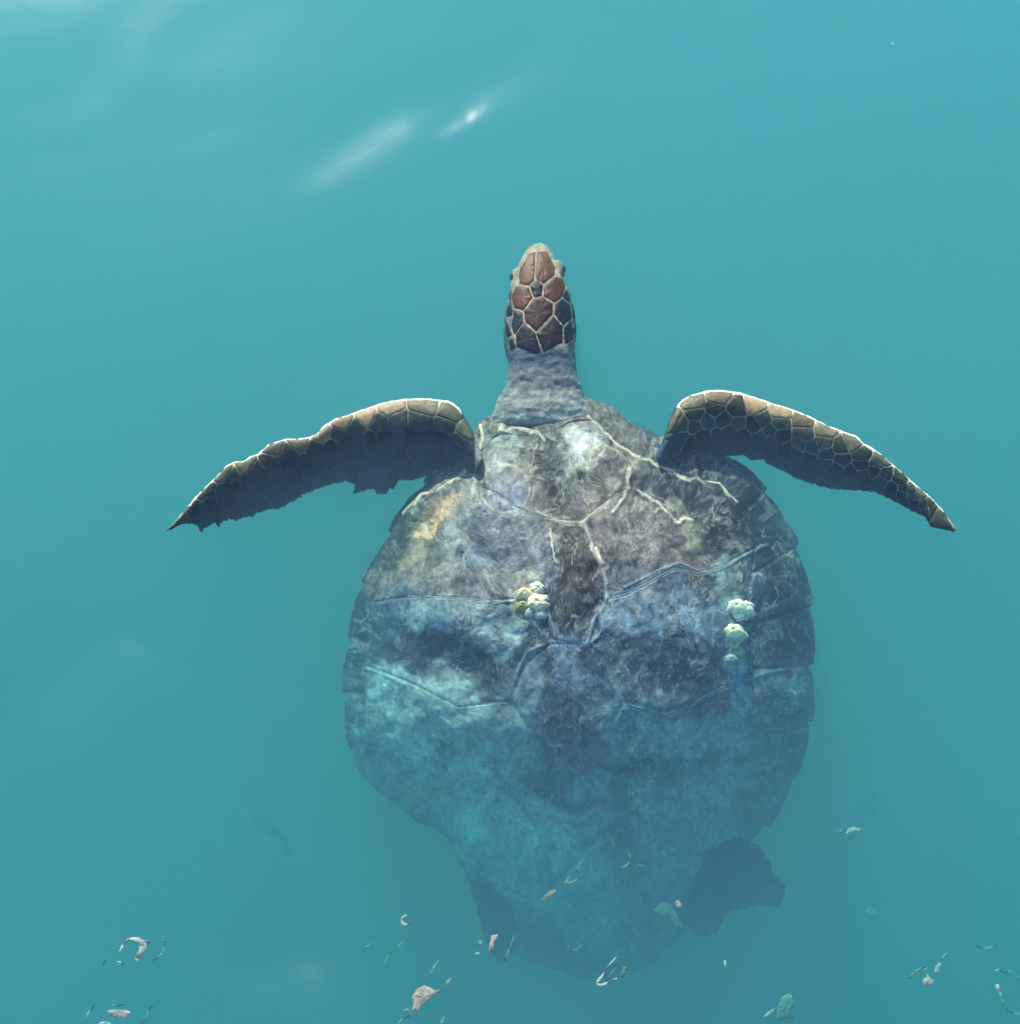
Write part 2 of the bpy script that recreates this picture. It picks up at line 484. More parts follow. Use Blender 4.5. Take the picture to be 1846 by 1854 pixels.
def warp(px, py, amp=14, sc=38, s=1):
    return px + amp * fbm(px / sc, py / sc, s, 4), py + amp * fbm(px / sc + 31, py / sc + 9, s + 50, 4)

STROKES = [  # points, half width, colour, opacity, warp; the blues hold painted sky reflection
    ([(880, 820), (1100, 800), (1000, 900)], 110, (112, 98, 84), .75, 20),
    ([(770, 930), (720, 1050), (800, 1050)], 60, (146, 110, 78), .75, 20),
    ([(1120, 950), (1200, 980), (1260, 1000)], 70, (112, 98, 86), .75, 24),
    # broad algae fields
    ([(850, 1000), (900, 960), (960, 1000)], 75, (104, 122, 146), .75, 26),
    ([(760, 1050), (840, 1060), (930, 1050)], 45, (122, 124, 128), .6, 20),
    ([(720, 1110), (780, 1120)], 55, (60, 98, 120), .7, 24),
    ([(900, 1110), (820, 1100), (760, 1120)], 26, (132, 150, 154), .75, 14),
    ([(930, 1140), (900, 1180), (870, 1150)], 26, (140, 158, 156), .7, 14),
    ([(720, 1290), (820, 1320), (900, 1350)], 95, (146, 168, 166), .9, 26),
    ([(720, 1390), (820, 1440), (900, 1520)], 75, (152, 174, 170), .88, 30),
    ([(690, 1210), (760, 1240), (860, 1275)], 18, (160, 178, 176), .7, 16),
    ([(930, 1600), (1000, 1560), (1060, 1640)], 90, (160, 190, 186), .6, 30),
    ([(880, 1470), (960, 1500), (1030, 1560)], 60, (154, 184, 184), .7, 26),
    ([(740, 1175), (820, 1178), (880, 1225)], 38, (16, 36, 46), .95, 16),  # shade of the left hollow painted dark, here and in the next stroke
    ([(885, 1205), (882, 1262)], 20, (16, 36, 46), .9, 12),
    ([(780, 1340), (800, 1345), (795, 1360)], 8, (60, 90, 96), .8, 5),
    ([(792, 1375), (800, 1395)], 14, (66, 100, 108), .7, 8),
    ([(670, 1370), (710, 1380)], 14, (50, 88, 98), .75, 10),
    ([(690, 1410), (745, 1400)], 14, (50, 88, 98), .6, 10),
    # middle
    ([(960, 1200), (950, 1280), (930, 1330)], 30, (128, 138, 146), .7, 20),
    ([(1020, 1180), (1040, 1240)], 36, (112, 128, 152), .7, 24),
    ([(1010, 1300), (1030, 1400), (1060, 1480)], 50, (18, 40, 66), .8, 24),
    ([(930, 1310), (945, 1380)], 22, (110, 134, 138), .6, 16),
    ([(990, 1480), (1060, 1500), (1110, 1460)], 24, (110, 142, 160), .65, 16),
    # right side
    ([(1130, 1120), (1210, 1100), (1290, 1130)], 44, (124, 150, 172), .85, 20),
    ([(1150, 1050), (1230, 1040)], 26, (74, 100, 132), .7, 16),
    ([(1110, 960), (1160, 980), (1220, 1000)], 46, (116, 118, 126), .65, 24),
    ([(1170, 1220), (1260, 1210), (1280, 1250)], 60, (14, 40, 66), .88, 24),
    ([(1120, 1310), (1200, 1330), (1180, 1370)], 52, (100, 132, 152), .75, 28),
    ([(1260, 1330), (1330, 1330)], 42, (112, 142, 154), .75, 24),
    ([(1150, 1390), (1220, 1400)], 26, (12, 36, 52), .8, 16),
    ([(1180, 1440), (1280, 1440), (1340, 1420)], 48, (120, 148, 154), .75, 26),
    ([(1090, 1420), (1040, 1440)], 26, (116, 144, 166), .7, 14),
    ([(1310, 1030), (1320, 1090), (1335, 1150), (1330, 1210)], 26, (112, 152, 158), .85, 12),
    ([(1335, 1250), (1340, 1300)], 22, (70, 128, 152), .7, 14),
    ([(1430, 1030), (1430, 1150), (1435, 1280), (1415, 1380), (1360, 1470)], 44, (12, 32, 46), .9, 12),
    ([(1300, 1520), (1200, 1560), (1200, 1610)], 64, (96, 128, 132), .65, 24),
    ([(1150, 1640), (1220, 1610)], 30, (44, 82, 96), .6, 18),
    # dark brown plates at the front, flipper shadow painted in at the right
    ([(1170, 870), (1240, 890), (1310, 930)], 46, (42, 40, 44), .9, 14),
    ([(1310, 970), (1370, 930), (1390, 990)], 44, (18, 40, 44), .92, 14),
    ([(1240, 830), (1310, 850), (1360, 890)], 24, (24, 48, 50), .85, 8),
    ([(1040, 960), (1050, 1040), (1045, 1120)], 44, (50, 44, 48), .96, 8),
    ([(1000, 800), (1000, 860), (1030, 910)], 34, (58, 50, 54), .92, 12),
    ([(1080, 740), (1130, 775)], 28, (120, 106, 96), .8, 8),
    ([(880, 780), (850, 820)], 20, (120, 112, 92), .8, 8),
    # margin on the left: olive green, with the flipper's shadow painted in
    ([(748, 868), (738, 890)], 9, (222, 214, 168), .9, 4),
    ([(750, 905), (725, 960), (700, 1010)], 34, (34, 56, 48), .92, 12),
    ([(790, 880), (830, 850)], 14, (128, 114, 96), .8, 8),
    ([(650, 1100), (645, 1200), (650, 1300)], 18, (20, 46, 54), .85, 8),
    ([(820, 905), (790, 950), (770, 980)], 19, (228, 172, 104), .85, 26),
    ([(770, 990), (730, 1030)], 14, (176, 160, 128), .6, 12),
    ([(850, 860), (840, 930), (800, 1000)], 18, (140, 152, 156), .7, 14),
    ([(880, 810), (930, 800), (890, 840)], 24, (168, 184, 192), .75, 14),
    ([(940, 820), (950, 850)], 16, (146, 144, 128), .6, 12),
    ([(1235, 960), (1260, 985)], 15, (134, 140, 110), .75, 10),
    ([(1215, 915), (1235, 930)], 13, (134, 134, 128), .6, 10),
    # pale discs
    ([(1050, 800), (1066, 818)], 42, (178, 196, 212), .8, 12),  # reflection on the water surface painted pale, this stroke and the next
    ([(1045, 790), (1062, 812)], 22, (214, 228, 236), .8, 14),
    ([(1090, 815), (1060, 845), (1030, 850)], 12, (206, 204, 178), .9, 8),
    ([(914, 885)], 42, (122, 138, 168), .85, 5),
    ([(1020, 945), (1000, 975)], 9, (180, 186, 180), .35, 6),
    ([(880, 1040), (890, 1060)], 12, (158, 164, 160), .6, 9),
    ([(955, 1045), (940, 1090), (950, 1120)], 24, (158, 170, 160), .8, 10),
    ([(925, 1145), (960, 1110)], 18, (146, 170, 164), .6, 12),
    ([(1100, 925), (1140, 915), (1170, 905)], 18, (140, 146, 148), .6, 14),
    ([(1110, 870), (1140, 850)], 14, (166, 166, 150), .6, 10),
    ([(1335, 1185), (1322, 1205)], 10, (176, 188, 168), .55, 8),
]
LINES = [  # pale raised seams and scratches: points, half width, colour, opacity
    ([(1065, 758), (1096, 783), (1118, 805), (1157, 829), (1196, 844), (1221, 856), (1243, 868), (1262, 868), (1269, 873), (1301, 878), (1318, 895), (1330, 912)], 2.6, (214, 206, 182), .95),
    ([(1157, 829), (1137, 854), (1136, 880), (1128, 905), (1110, 930)], 3.2, (190, 192, 182), .8),
    ([(1100, 810), (1125, 822), (1140, 838)], 3, (176, 174, 156), .7),
    ([(1155, 890), (1177, 905), (1196, 917), (1211, 932), (1229, 950), (1238, 940), (1252, 944)], 3.4, (200, 194, 174), .9),
    ([(1180, 898), (1200, 905), (1220, 925)], 2, (170, 168, 160), .7),
    ([(1262, 870), (1258, 850), (1254, 828)], 4, (140, 144, 148), .6),
    ([(869, 771), (875, 797), (870, 815), (854, 843), (826, 867), (789, 888), (763, 899), (732, 930)], 3.2, (214, 202, 168), .9),
    ([(854, 843), (858, 870), (856, 900)], 4, (176, 186, 184), .75),
    ([(906, 784), (914, 760), (920, 750)], 5, (206, 206, 184), .8),
    ([(906, 784), (930, 778), (971, 782), (985, 800)], 3.2, (190, 196, 188), .8),
    ([(971, 927), (990, 938), (1021, 947), (1055, 947), (1075, 930), (1105, 905)], 3.2, (178, 184, 180), .85),
    ([(1055, 947), (1064, 970), (1076, 1002), (1087, 1027), (1097, 1060), (1098, 1085), (1086, 1105), (1072, 1130), (1062, 1165)], 3.4, (164, 176, 184), .85),
    ([(1080, 995), (1088, 1020)], 2.6, (224, 224, 206), .85),
    ([(997, 960), (999, 986), (1005, 1020)], 2.2, (206, 208, 190), .85),
    ([(1087, 1108), (1092, 1135), (1082, 1155), (1066, 1165)], 2.4, (150, 178, 196), .7),
    ([(1000, 1163), (1040, 1158), (1062, 1165)], 3.2, (146, 168, 182), .8),
    ([(990, 1105), (1000, 1130), (1004, 1155)], 2.4, (160, 164, 160), .7),
    ([(1386, 987), (1355, 1002), (1318, 1022), (1269, 1039), (1221, 1029), (1186, 1048), (1130, 1078), (1096, 1085)], 3.6, (110, 146, 168), .8),
    ([(1130, 1065), (1190, 1035), (1230, 1020), (1290, 1045)], 2.4, (110, 142, 166), .6),
    ([(1414, 1212), (1380, 1222), (1352, 1231), (1306, 1245), (1260, 1270)], 3.2, (86, 138, 158), .7),
    ([(740, 1080), (830, 1083), (900, 1088), (930, 1090)], 2.2, (146, 170, 176), .7),
    ([(985, 1168), (955, 1180), (940, 1210), (932, 1230)], 2.6, (146, 160, 164), .65),
    ([(660, 1210), (690, 1215), (730, 1240)], 4, (140, 180, 180), .6),
    ([(648, 1300), (644, 1320), (652, 1350)], 3.5, (140, 184, 180), .6),
    ([(1350, 840), (1372, 865), (1380, 900)], 3, (128, 156, 142), .55),
    ([(1340, 1165), (1350, 1185), (1352, 1200)], 3, (26, 60, 66), .7),
    ([(1322, 1165), (1318, 1190), (1308, 1210)], 3, (170, 190, 172), .6),
    ([(900, 1400), (930, 1440), (960, 1480)], 6, (70, 112, 124), .5),
    ([(1120, 1480), (1060, 1530), (1000, 1600)], 9, (56, 96, 116), .55),
]

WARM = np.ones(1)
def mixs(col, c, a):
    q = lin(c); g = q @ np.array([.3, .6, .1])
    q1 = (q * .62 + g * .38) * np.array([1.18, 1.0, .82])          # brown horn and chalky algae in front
    q2 = (q * .85 + g * .15) * np.array([1.04, 1.0, .96])          # sky reflection painted in: blue-grey tint behind
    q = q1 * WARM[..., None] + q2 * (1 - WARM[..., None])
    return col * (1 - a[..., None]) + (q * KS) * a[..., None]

def shell_pigment(px, py):
    px = np.asarray(px, float); py = np.asarray(py, float)
    global WARM
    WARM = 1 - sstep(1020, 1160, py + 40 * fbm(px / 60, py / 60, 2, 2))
    col = np.broadcast_to(lin((64, 76, 84)) * KS, px.shape + (3,)).copy()
    for i, (pts, hw, c, op, wa) in enumerate(STROKES):
        wx, wy = warp(px, py, wa * 1.3, 34, 3 + i % 5)
        d, _ = seg_dist(wx, wy, pts)
        a = op * (1 - sstep(hw * 0.55, hw * 1.12, d))
        a = a * np.clip(0.95 + 0.6 * fbm(px / 13, py / 13, 40 + i % 7, 3), 0, 1)
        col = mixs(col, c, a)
    # mottled crust: patches, pits, wisps and refraction swirls painted as contour lines
    th, rho = polar(px, py)
    fx, fy = warp(px, py, 46, 85, 90)
    fx, fy = warp(fx, fy, 9, 17, 91)
    w1 = fbm(fx / 8, fy / 22, 70, 4, .6); w2 = fbm(fx / 16, fy / 16, 77, 5, .6); w0 = fbm(fx / 70, fy / 60, 78, 3, .5)
    col = col * np.exp(.5 * w1 + .42 * w2 + .5 * w0)[..., None]
    zone = np.clip(.55 + 1.2 * fbm(px / 90, py / 90, 12, 2), .1, 1)
    patch = sstep(.10, .30, fbm(fx / 22, fy / 34, 150, 5, .55))
    col = mixs(col, (172, 178, 182), patch * .30 * zone)
    pit = sstep(.16, .38, fbm(fx / 18, fy / 30, 140, 5, .6))
    col = col * (1 - .42 * pit[..., None])
    ridged = 1 - np.abs(fbm(fx / 30, fy / 44, 55, 4, .55)) * 5.5
    wisp = sstep(.5, .95, ridged) * np.clip(.2 + 1.6 * fbm(px / 40, py / 40, 13, 2), 0, 1)
    col = mixs(col, (196, 200, 196), wisp * .5)
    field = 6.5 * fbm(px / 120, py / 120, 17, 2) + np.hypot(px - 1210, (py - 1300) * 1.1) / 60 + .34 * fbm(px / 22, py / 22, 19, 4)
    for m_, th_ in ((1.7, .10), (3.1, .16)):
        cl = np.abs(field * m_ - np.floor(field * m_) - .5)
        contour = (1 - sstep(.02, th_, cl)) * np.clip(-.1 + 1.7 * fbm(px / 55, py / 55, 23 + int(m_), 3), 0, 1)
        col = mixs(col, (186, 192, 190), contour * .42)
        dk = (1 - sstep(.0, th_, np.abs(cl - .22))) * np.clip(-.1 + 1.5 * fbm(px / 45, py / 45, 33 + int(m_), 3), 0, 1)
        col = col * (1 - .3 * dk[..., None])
    hair = sstep(.18, .42, fbm(fx / 3.6, fy / 19, 160, 3)) * sstep(-.25, .25, fbm(px / 55, py / 55, 163, 2))
    col = mixs(col, (172, 180, 180), hair * .34)
    grain = sstep(.15, .4, fbm(fx / 4.5, fy / 13, 170, 3)) * sstep(-.25, .25, fbm(px / 50, py / 50, 173, 2))
    col = col * (1 - .3 * grain[..., None])
    spots = .6 * sstep(.32, .56, fbm(px / 7, py / 8, 130, 3)) * sstep(-.05, .4, fbm(px / 45, py / 45, 133, 2))
    col = mixs(col, (206, 208, 200), spots * .45)
    sheen = sstep(1140, 1300, py) * np.clip(.75 + .9 * fbm(fx / 60, fy / 34, 180, 3), .15, 1)  # milky water sheen painted in towards the rear
    col = mixs(col, (176, 166, 158), sheen * .30)
    # rings round the old scar on the left
    d = np.hypot(px - 914, (py - 885) * 1.02)
    ring = np.exp(-((d - 44 - 2 * fbm(px / 9, py / 9, 7, 2)) / 2.6) ** 2) + .6 * np.exp(-((d - 52) / 2.2) ** 2) * (py > 880)
    col = mixs(col, (182, 192, 196), np.clip(ring, 0, 1) * .7 * np.clip(.7 + fbm(px / 12, py / 12, 8, 2), 0, 1))
    for i, (pts, hw, c, op) in enumerate(LINES):
        wx, wy = warp(px, py, 4.6, 14, 21 + i % 3)
        d, _ = seg_dist(wx, wy, pts)
        a = op * (1 - sstep(hw * .4, hw * 1.25, d)) * np.clip(1.0 + .6 * fbm(px / 9, py / 9, 60 + i, 2), .2, 1)
        col = mixs(col, c, a)
    return .145 * (col / .145) ** 1.14

def shell_relief(px, py):
    fx, fy = warp(px, py, 30, 60, 90)
    h = 0.0034 * fbm(fx / 34, fy / 40, 200, 4, .45) + 0.0006 * fbm(fx / 8, fy / 22, 70, 3, .5)
    for pts, hw, c, op in LINES:
        d, _ = seg_dist(px, py, pts)
        h = h + 0.0035 * op * np.exp(-(d / (hw * 1.2)) ** 2)
    return h

def shell_point(px, py, off):
    """point on the carapace, off metres above it along its normal"""
    z = shell_z(px, py); p = P(px, py, z)
    e = 3.0
    a = P(px + e, py, shell_z(px + e, py)) - p; b = P(px, py - e, shell_z(px, py - e)) - p
    n = np.cross(a, b); n /= np.linalg.norm(n, axis=-1, keepdims=True) + 1e-12
    n = n * np.sign(n[..., 2:3] + 1e-9)
    return p + n * np.asarray(off)[..., None]

# ------------------------------------------------------------------ assemble the turtle
turtle = empty('sea_turtle', tuple(P(1045, 1000, -.25)))
tag(turtle, 'large sea turtle with algae-mottled shell swimming at the surface of the turquoise water', 'sea turtle')

# torso under the carapace (plastron and soft flanks)
def torso():
    th = np.linspace(-math.pi, math.pi, 96, endpoint=False); rr = []
    for s, dz in [(.05, -.02), (.5, -.02), (.8, -.02), (.88, -.035), (.8, -.09), (.6, -.15), (.3, -.19), (.05, -.2)]:
        r = rim_r(th) * s; x = CX + r * np.cos(th); y = CY + r * np.sin(th)
        p = P(x, y, shell_z(x, y)); p[:, 2] += dz
        rr.append(p)
    return loft(rr[::-1], 96)
add_body(*torso())

raw = bpy.data.meshes.new('body_raw')
raw.from_pydata([tuple(v) for v in np.concatenate(BODY_V)], [], BODY_F)
bmx = bmesh.new(); bmx.from_mesh(raw); bmesh.ops.recalc_face_normals(bmx, faces=bmx.faces); bmx.to_mesh(raw); bmx.free()
tmp = bpy.data.objects.new('body_raw', raw); SC.collection.objects.link(tmp)
rm = tmp.modifiers.new('r', 'REMESH'); rm.mode = 'VOXEL'; rm.voxel_size = 0.0032; rm.use_smooth_shade = True
sm = tmp.modifiers.new('s', 'SMOOTH'); sm.factor = 0.5; sm.iterations = 3
dg = bpy.context.evaluated_depsgraph_get()
body_mesh = bpy.data.meshes.new_from_object(tmp.evaluated_get(dg))
bpy.data.objects.remove(tmp)
body_mesh.name = 'body'
nv = len(body_mesh.vertices)
bv = np.empty(nv * 3, np.float32); body_mesh.vertices.foreach_get('co', bv); bv = bv.reshape(-1, 3).astype(float)
bn = np.empty(nv * 3, np.float32); body_mesh.vertices.foreach_get('normal', bn); bn = bn.reshape(-1, 3)
bpx, bpy_ = to_px(bv)

def skin_pigment(px, py, nz):
    col = np.broadcast_to(lin((84, 104, 116)) * K, px.shape + (3,)).copy()
    n1 = fbm(px / 9, py / 9, 300, 4)
    neck = sstep(640, 700, py) * (np.abs(px - 980) < 160) * (py < 860)
    col = mixc(col, (214, 204, 184), neck * np.clip(.8 + .5 * n1, 0, 1) * (.55 + .45 * sstep(690, 760, py)))
    head = (py < 648) & (np.abs(px - 978) < 80)
    hl = spline(HEAD[:, 0], HEAD[:, 1], py); hr = spline(HEAD[:, 0], HEAD[:, 2], py)
    sidew = np.abs(px - (hl + hr) / 2) / ((hr - hl) / 2 + 1)
    hc = (lin((188, 174, 144)) * K)[None] * (1 + .5 * fbm(px / 5, py / 5, 16, 2))[:, None]; hs = lin((92, 118, 116)) * K
    mm = (sstep(.66, .86, sidew) * sstep(500, 540, py) * np.clip(.75 + fbm(px / 6, py / 6, 15, 2), 0, 1))[:, None]
    hc = hc * (1 - mm) + hs * mm
    nb_ = sstep(620, 640, py + 5 * fbm(px / 8, py / 8, 4, 2))[:, None]; hc = hc * (1 - nb_) + col * nb_
    col[head] = hc[head]
    for lead, trail in ((LEAD_L, TRAIL_L), (LEAD_R, TRAIL_R)):
        fl = in_poly(px, py, lead + trail[::-1]) & ((px < 860) | (px > 1200))
        near, _ = seg_dist(px, py, lead); far, _ = seg_dist(px, py, trail)
        w = near / (near + far + 1e-6)
        lim = .26 if lead is LEAD_L else .60
        cc = mixc(mixc(np.tile(lin((252, 240, 208)) * .7, (len(px), 1)), (186, 178, 140), sstep(.04, .10, w)), (62, 88, 92), sstep(lim - .1, lim + .1, w + .08 * fbm(px / 14, py / 14, 44, 2)))  # sunlit leading rim and shaded rear part painted into the skin
        root = (px > 835) if lead is LEAD_L else (px < 1225)
        cc[root] = lin((70, 88, 88)) * K
        edge = fl | ((near < 6) & ((px < 850) | (px > 1205)))
        col[edge] = cc[edge]
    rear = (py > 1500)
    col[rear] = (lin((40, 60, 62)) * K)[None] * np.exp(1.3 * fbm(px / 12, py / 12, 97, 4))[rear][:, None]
    col *= (1 + .3 * n1)[:, None]
    under = nz < -0.35
    col[under] = lin((206, 200, 172)) * K
    return col
fold = 0.0014 * fbm(bpx / 16, bpy_ / 8, 310, 3, .45) * ((bpy_ > 638) & (bpy_ < 800) & (np.abs(bpx - 980) < 120))
knob = 0.0012 * fbm(bpx / 6, bpy_ / 6, 320, 2)
bv2 = bv + bn * (fold + knob)[:, None]
body_mesh.vertices.foreach_set('co', bv2.astype(np.float32).ravel())
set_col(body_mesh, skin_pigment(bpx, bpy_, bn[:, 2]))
body_mesh.materials.clear(); body_mesh.materials.append(M_SKIN)
body_mesh.polygons.foreach_set('use_smooth', [True] * len(body_mesh.polygons))
body_mesh.update()
body = bpy.data.objects.new('body', body_mesh); SC.collection.objects.link(body)
body.parent = turtle; body.matrix_parent_inverse = turtle.matrix_world.inverted()
tris = []
body_mesh.calc_loop_triangles()
lt = np.empty(len(body_mesh.loop_triangles) * 3, np.int32); body_mesh.loop_triangles.foreach_get('vertices', lt)
BVH = BVHTree.FromPolygons([Vector(v) for v in bv2], [tuple(t) for t in lt.reshape(-1, 3).tolist()])

# ---- scales: thin raised plates lying on head and flippers
def plate(name, poly, parent, colour, lift=.0016, gap=1.6, step=3.0, mat=M_SCALE, rag=0.5):
    p = resample(poly, step=step)
    c = p.mean(0); n = len(p)
    # move the outline inwards by the gap
    d = c - p; l = np.hypot(d[:, 0], d[:, 1])[:, None] + 1e-6
    p = p + d / l * np.minimum(gap + rag * fbm(p[:, 0] / 5, p[:, 1] / 5, 9, 2)[:, None], l * .5)
    levels = [(1.0, -.0008), (.93, lift * .75), (.75, lift), (.4, lift * 1.15)]
    ring_pts = [c + (p - c) * s for s, _ in levels]
    verts, last = [], None
    cam_v = Vector(CAM)
    def drop(x, y, off):
        nonlocal last
        w_ = P(x, y, -.3); dv = Vector(w_) - cam_v; dv.normalize()
        hit, nor, _, dist = BVH.ray_cast(cam_v, dv)
        if hit is None or (last is not None and abs(hit.z - last) > .06):
            return None
        last = hit.z
        if nor.z < 0: nor = -nor
        return hit + nor * off
    ctr = drop(c[0], c[1], lift * 1.2)
    if ctr is None: return None
    for q, (s, off) in zip(ring_pts, levels):
        for x, y in q:
            last = ctr.z
            h = drop(x, y, off)
            k_ = 1.0
            while h is None and k_ > .3:                       # past the silhouette: draw back a little
                k_ -= .08; last = ctr.z
                h = drop(c[0] + (x - c[0]) * k_, c[1] + (y - c[1]) * k_, off * .5)
            verts.append(h if h is not None else ctr)
    verts.append(ctr)
    f = []
    for i in range(len(levels) - 1):
        for j in range(n):
            a = i * n + j; b = i * n + (j + 1) % n
            f.append((a, b, b + n, a + n))
    o_ = (len(levels) - 1) * n
    for j in range(n): f.append((o_ + j, o_ + (j + 1) % n, len(verts) - 1))
    V_ = np.array([tuple(v) for v in verts])
    qx, qy = to_px(V_)
    colr = lin(colour) * K * (1 + .35 * fbm(qx / 7, qy / 7, 400, 3))[:, None]
    return link(name, V_, f, mat, parent, col=colr)

H_ = lambda l: tr(l, 850, 420, 5.15)
BR, DK, MID = (108, 68, 44), (22, 38, 44), (68, 46, 38)
HEAD_SCALES = [
    ([(608, 185), (560, 200), (490, 310), (468, 345), (460, 490), (553, 505), (598, 452), (608, 320)], (128, 92, 60)),
    ([(634, 185), (715, 175), (765, 270), (796, 335), (796, 400), (690, 486), (622, 448), (624, 320)], (122, 88, 60)),
    ([(612, 463), (566, 510), (597, 607), (672, 597), (680, 503), (632, 458)], DK),
    ([(430, 508), (548, 517), (588, 615), (500, 732), (415, 712), (390, 600)], BR),
    ([(812, 415), (698, 497), (687, 597), (790, 658), (858, 612), (885, 520), (878, 440)], (104, 66, 44)),
    ([(602, 618), (672, 606), (775, 670), (775, 768), (618, 932), (515, 835), (507, 742)], MID),
    ([(410, 728), (492, 752), (500, 842), (440, 930), (415, 958), (388, 870), (410, 790)], DK),
    ([(500, 850), (607, 940), (665, 1105), (640, 1135), (550, 1112), (440, 1072), (428, 960)], DK),
    ([(780, 778), (867, 880), (872, 1032), (790, 1062), (690, 1130), (620, 950)], (42, 38, 38)),
    ([(797, 668), (862, 620), (938, 682), (950, 810), (870, 872), (788, 768)], DK),
    ([(862, 600), (905, 538), (940, 660)], DK),
    ([(877, 890), (942, 828), (972, 930), (958, 1000), (915, 1038), (882, 1034)], DK),
    ([(382, 655), (402, 740), (392, 782), (346, 795), (342, 735)], DK),
    ([(340, 808), (366, 880), (394, 960), (352, 988), (334, 900)], DK),
    ([(400, 990), (428, 1072), (384, 1098), (366, 1022)], DK),
    ([(950, 668), (976, 700), (980, 815), (958, 800)], DK),
    ([(972, 850), (992, 920), (984, 960), (974, 920)], DK),
    ([(385, 560), (388, 630), (378, 640), (372, 600)], DK),
]
for poly, c in HEAD_SCALES:
    plate('head_scale', H_(poly), body, c, lift=.0013, gap=-.5, step=2.0, rag=.6)

def clip(poly, ax_, ay_, bx_, by_):
    """keep what lies nearer to a than to b"""
    mx, my = (ax_ + bx_) / 2, (ay_ + by_) / 2; nx, ny = ax_ - bx_, ay_ - by_
    out = []
    for i in range(len(poly)):
        p, q = poly[i], poly[(i + 1) % len(poly)]
        dp = (p[0] - mx) * nx + (p[1] - my) * ny; dq = (q[0] - mx) * nx + (q[1] - my) * ny
        if dp >= 0: out.append(p)
        if dp * dq < 0:
            t = dp / (dp - dq); out.append((p[0] + (q[0] - p[0]) * t, p[1] + (q[1] - p[1]) * t))
    return out

def flipper_scales(lead, trail, rows, hint):
    """rows of horny scales following the limb: (fraction across, count, first t, last t, colour)"""
    A = resample(lead, 400, closed=False); B = resample(trail, 400, closed=False)
    rnd = random.Random(hint)
    seeds = []
    for w, n, t0, t1, c in rows:
        for i in range(n):
            t = t0 + (t1 - t0) * (i + .5 + rnd.uniform(-.22, .22)) / n
            ww = min(max(w + rnd.uniform(-.035, .035), .03), .97)
            k_ = int(t * 399)
            cc_ = np.array(c, float)
            if c is TAN_: cc_ = cc_ + (np.array(OLV) - cc_) * (1 - math.exp(-((t - .38) / .17) ** 2))
            seeds.append((A[k_] * (1 - ww) + B[k_] * ww, cc_, w > .4))
    inside = [tuple(p) for p in A[20:-4:6]] + [tuple(p) for p in B[-4:20:-6]]
    for i, (s, c, low_) in enumerate(seeds):
        near = sorted(seeds, key=lambda q: np.hypot(*(q[0] - s)))[1:14]
        poly = [(s[0] - 60, s[1] - 60), (s[0] + 60, s[1] - 60), (s[0] + 60, s[1] + 60), (s[0] - 60, s[1] + 60)]
        for q, _, _ in near: poly = clip(poly, s[0], s[1], q[0], q[1])
        if len(poly) < 3: continue
        pp = resample(poly, step=2.0)
        sd = signed(pp[:, 0], pp[:, 1], inside)
        for _ in range(25):                                   # pull what sticks out back inside the limb
            m_ = sd < 2.2
            if not m_.any(): break
            pp[m_] += (s - pp[m_]) * .07
            sd = signed(pp[:, 0], pp[:, 1], inside)
        cc = np.array(c) * (rnd.uniform(.65, 1.5) if low_ else rnd.uniform(.82, 1.18))
        plate('flipper_scale', [tuple(q) for q in pp], body, np.clip(cc, 0, 255), lift=.0010 if low_ else .0013, gap=.5 if low_ else .55, step=4.0, rag=1.0)

TAN_, OLV, DRK = (188, 160, 118), (108, 112, 88), (26, 44, 56)  # scale rows darken towards the trailing edge, flipper shade painted in
flipper_scales(LEAD_R, TRAIL_R, [(.12, 12, .08, .97, TAN_), (.30, 14, .08, .93, (84, 92, 78)), (.47, 18, .08, .90, (50, 66, 68)),
                                 (.66, 18, .10, .86, (34, 52, 60)), (.86, 16, .12, .82, DRK)], 4)
flipper_scales(LEAD_L, TRAIL_L, [(.10, 13, .06, .96, TAN_), (.25, 14, .06, .92, (70, 80, 74)), (.44, 20, .08, .90, (34, 52, 60)),
                                 (.64, 20, .10, .86, DRK), (.85, 16, .12, .82, DRK)], 8)

# ---- eyes
for (ex, ey), ez, sd in EYES:
    c = P(ex + sd * 3.5, ey, ez + .004)
    v, f = ellipsoid(c, (.010, .0115, .011), 12)
    e_ = link('eye', v, f, M_EYE, body)
    lid = []; ring = []
    for a in np.linspace(0, 2 * math.pi, 28, endpoint=False):
        for b in np.linspace(0, 2 * math.pi, 8, endpoint=False):
            r = .0108 + .0026 * math.cos(b)
            lid.append((c[0] + sd * (.0035 + .0022 * math.sin(b)), c[1] + r * math.cos(a), c[2] + r * math.sin(a) * .8 + .001))
    ff = [(i * 8 + j, i * 8 + (j + 1) % 8, ((i + 1) % 28) * 8 + (j + 1) % 8, ((i + 1) % 28) * 8 + j) for i in range(28) for j in range(8)]
    link('eyelid', lid, ff, M_SCALE, body, col=np.tile(lin((96, 116, 118)) * K, (len(lid), 1)))

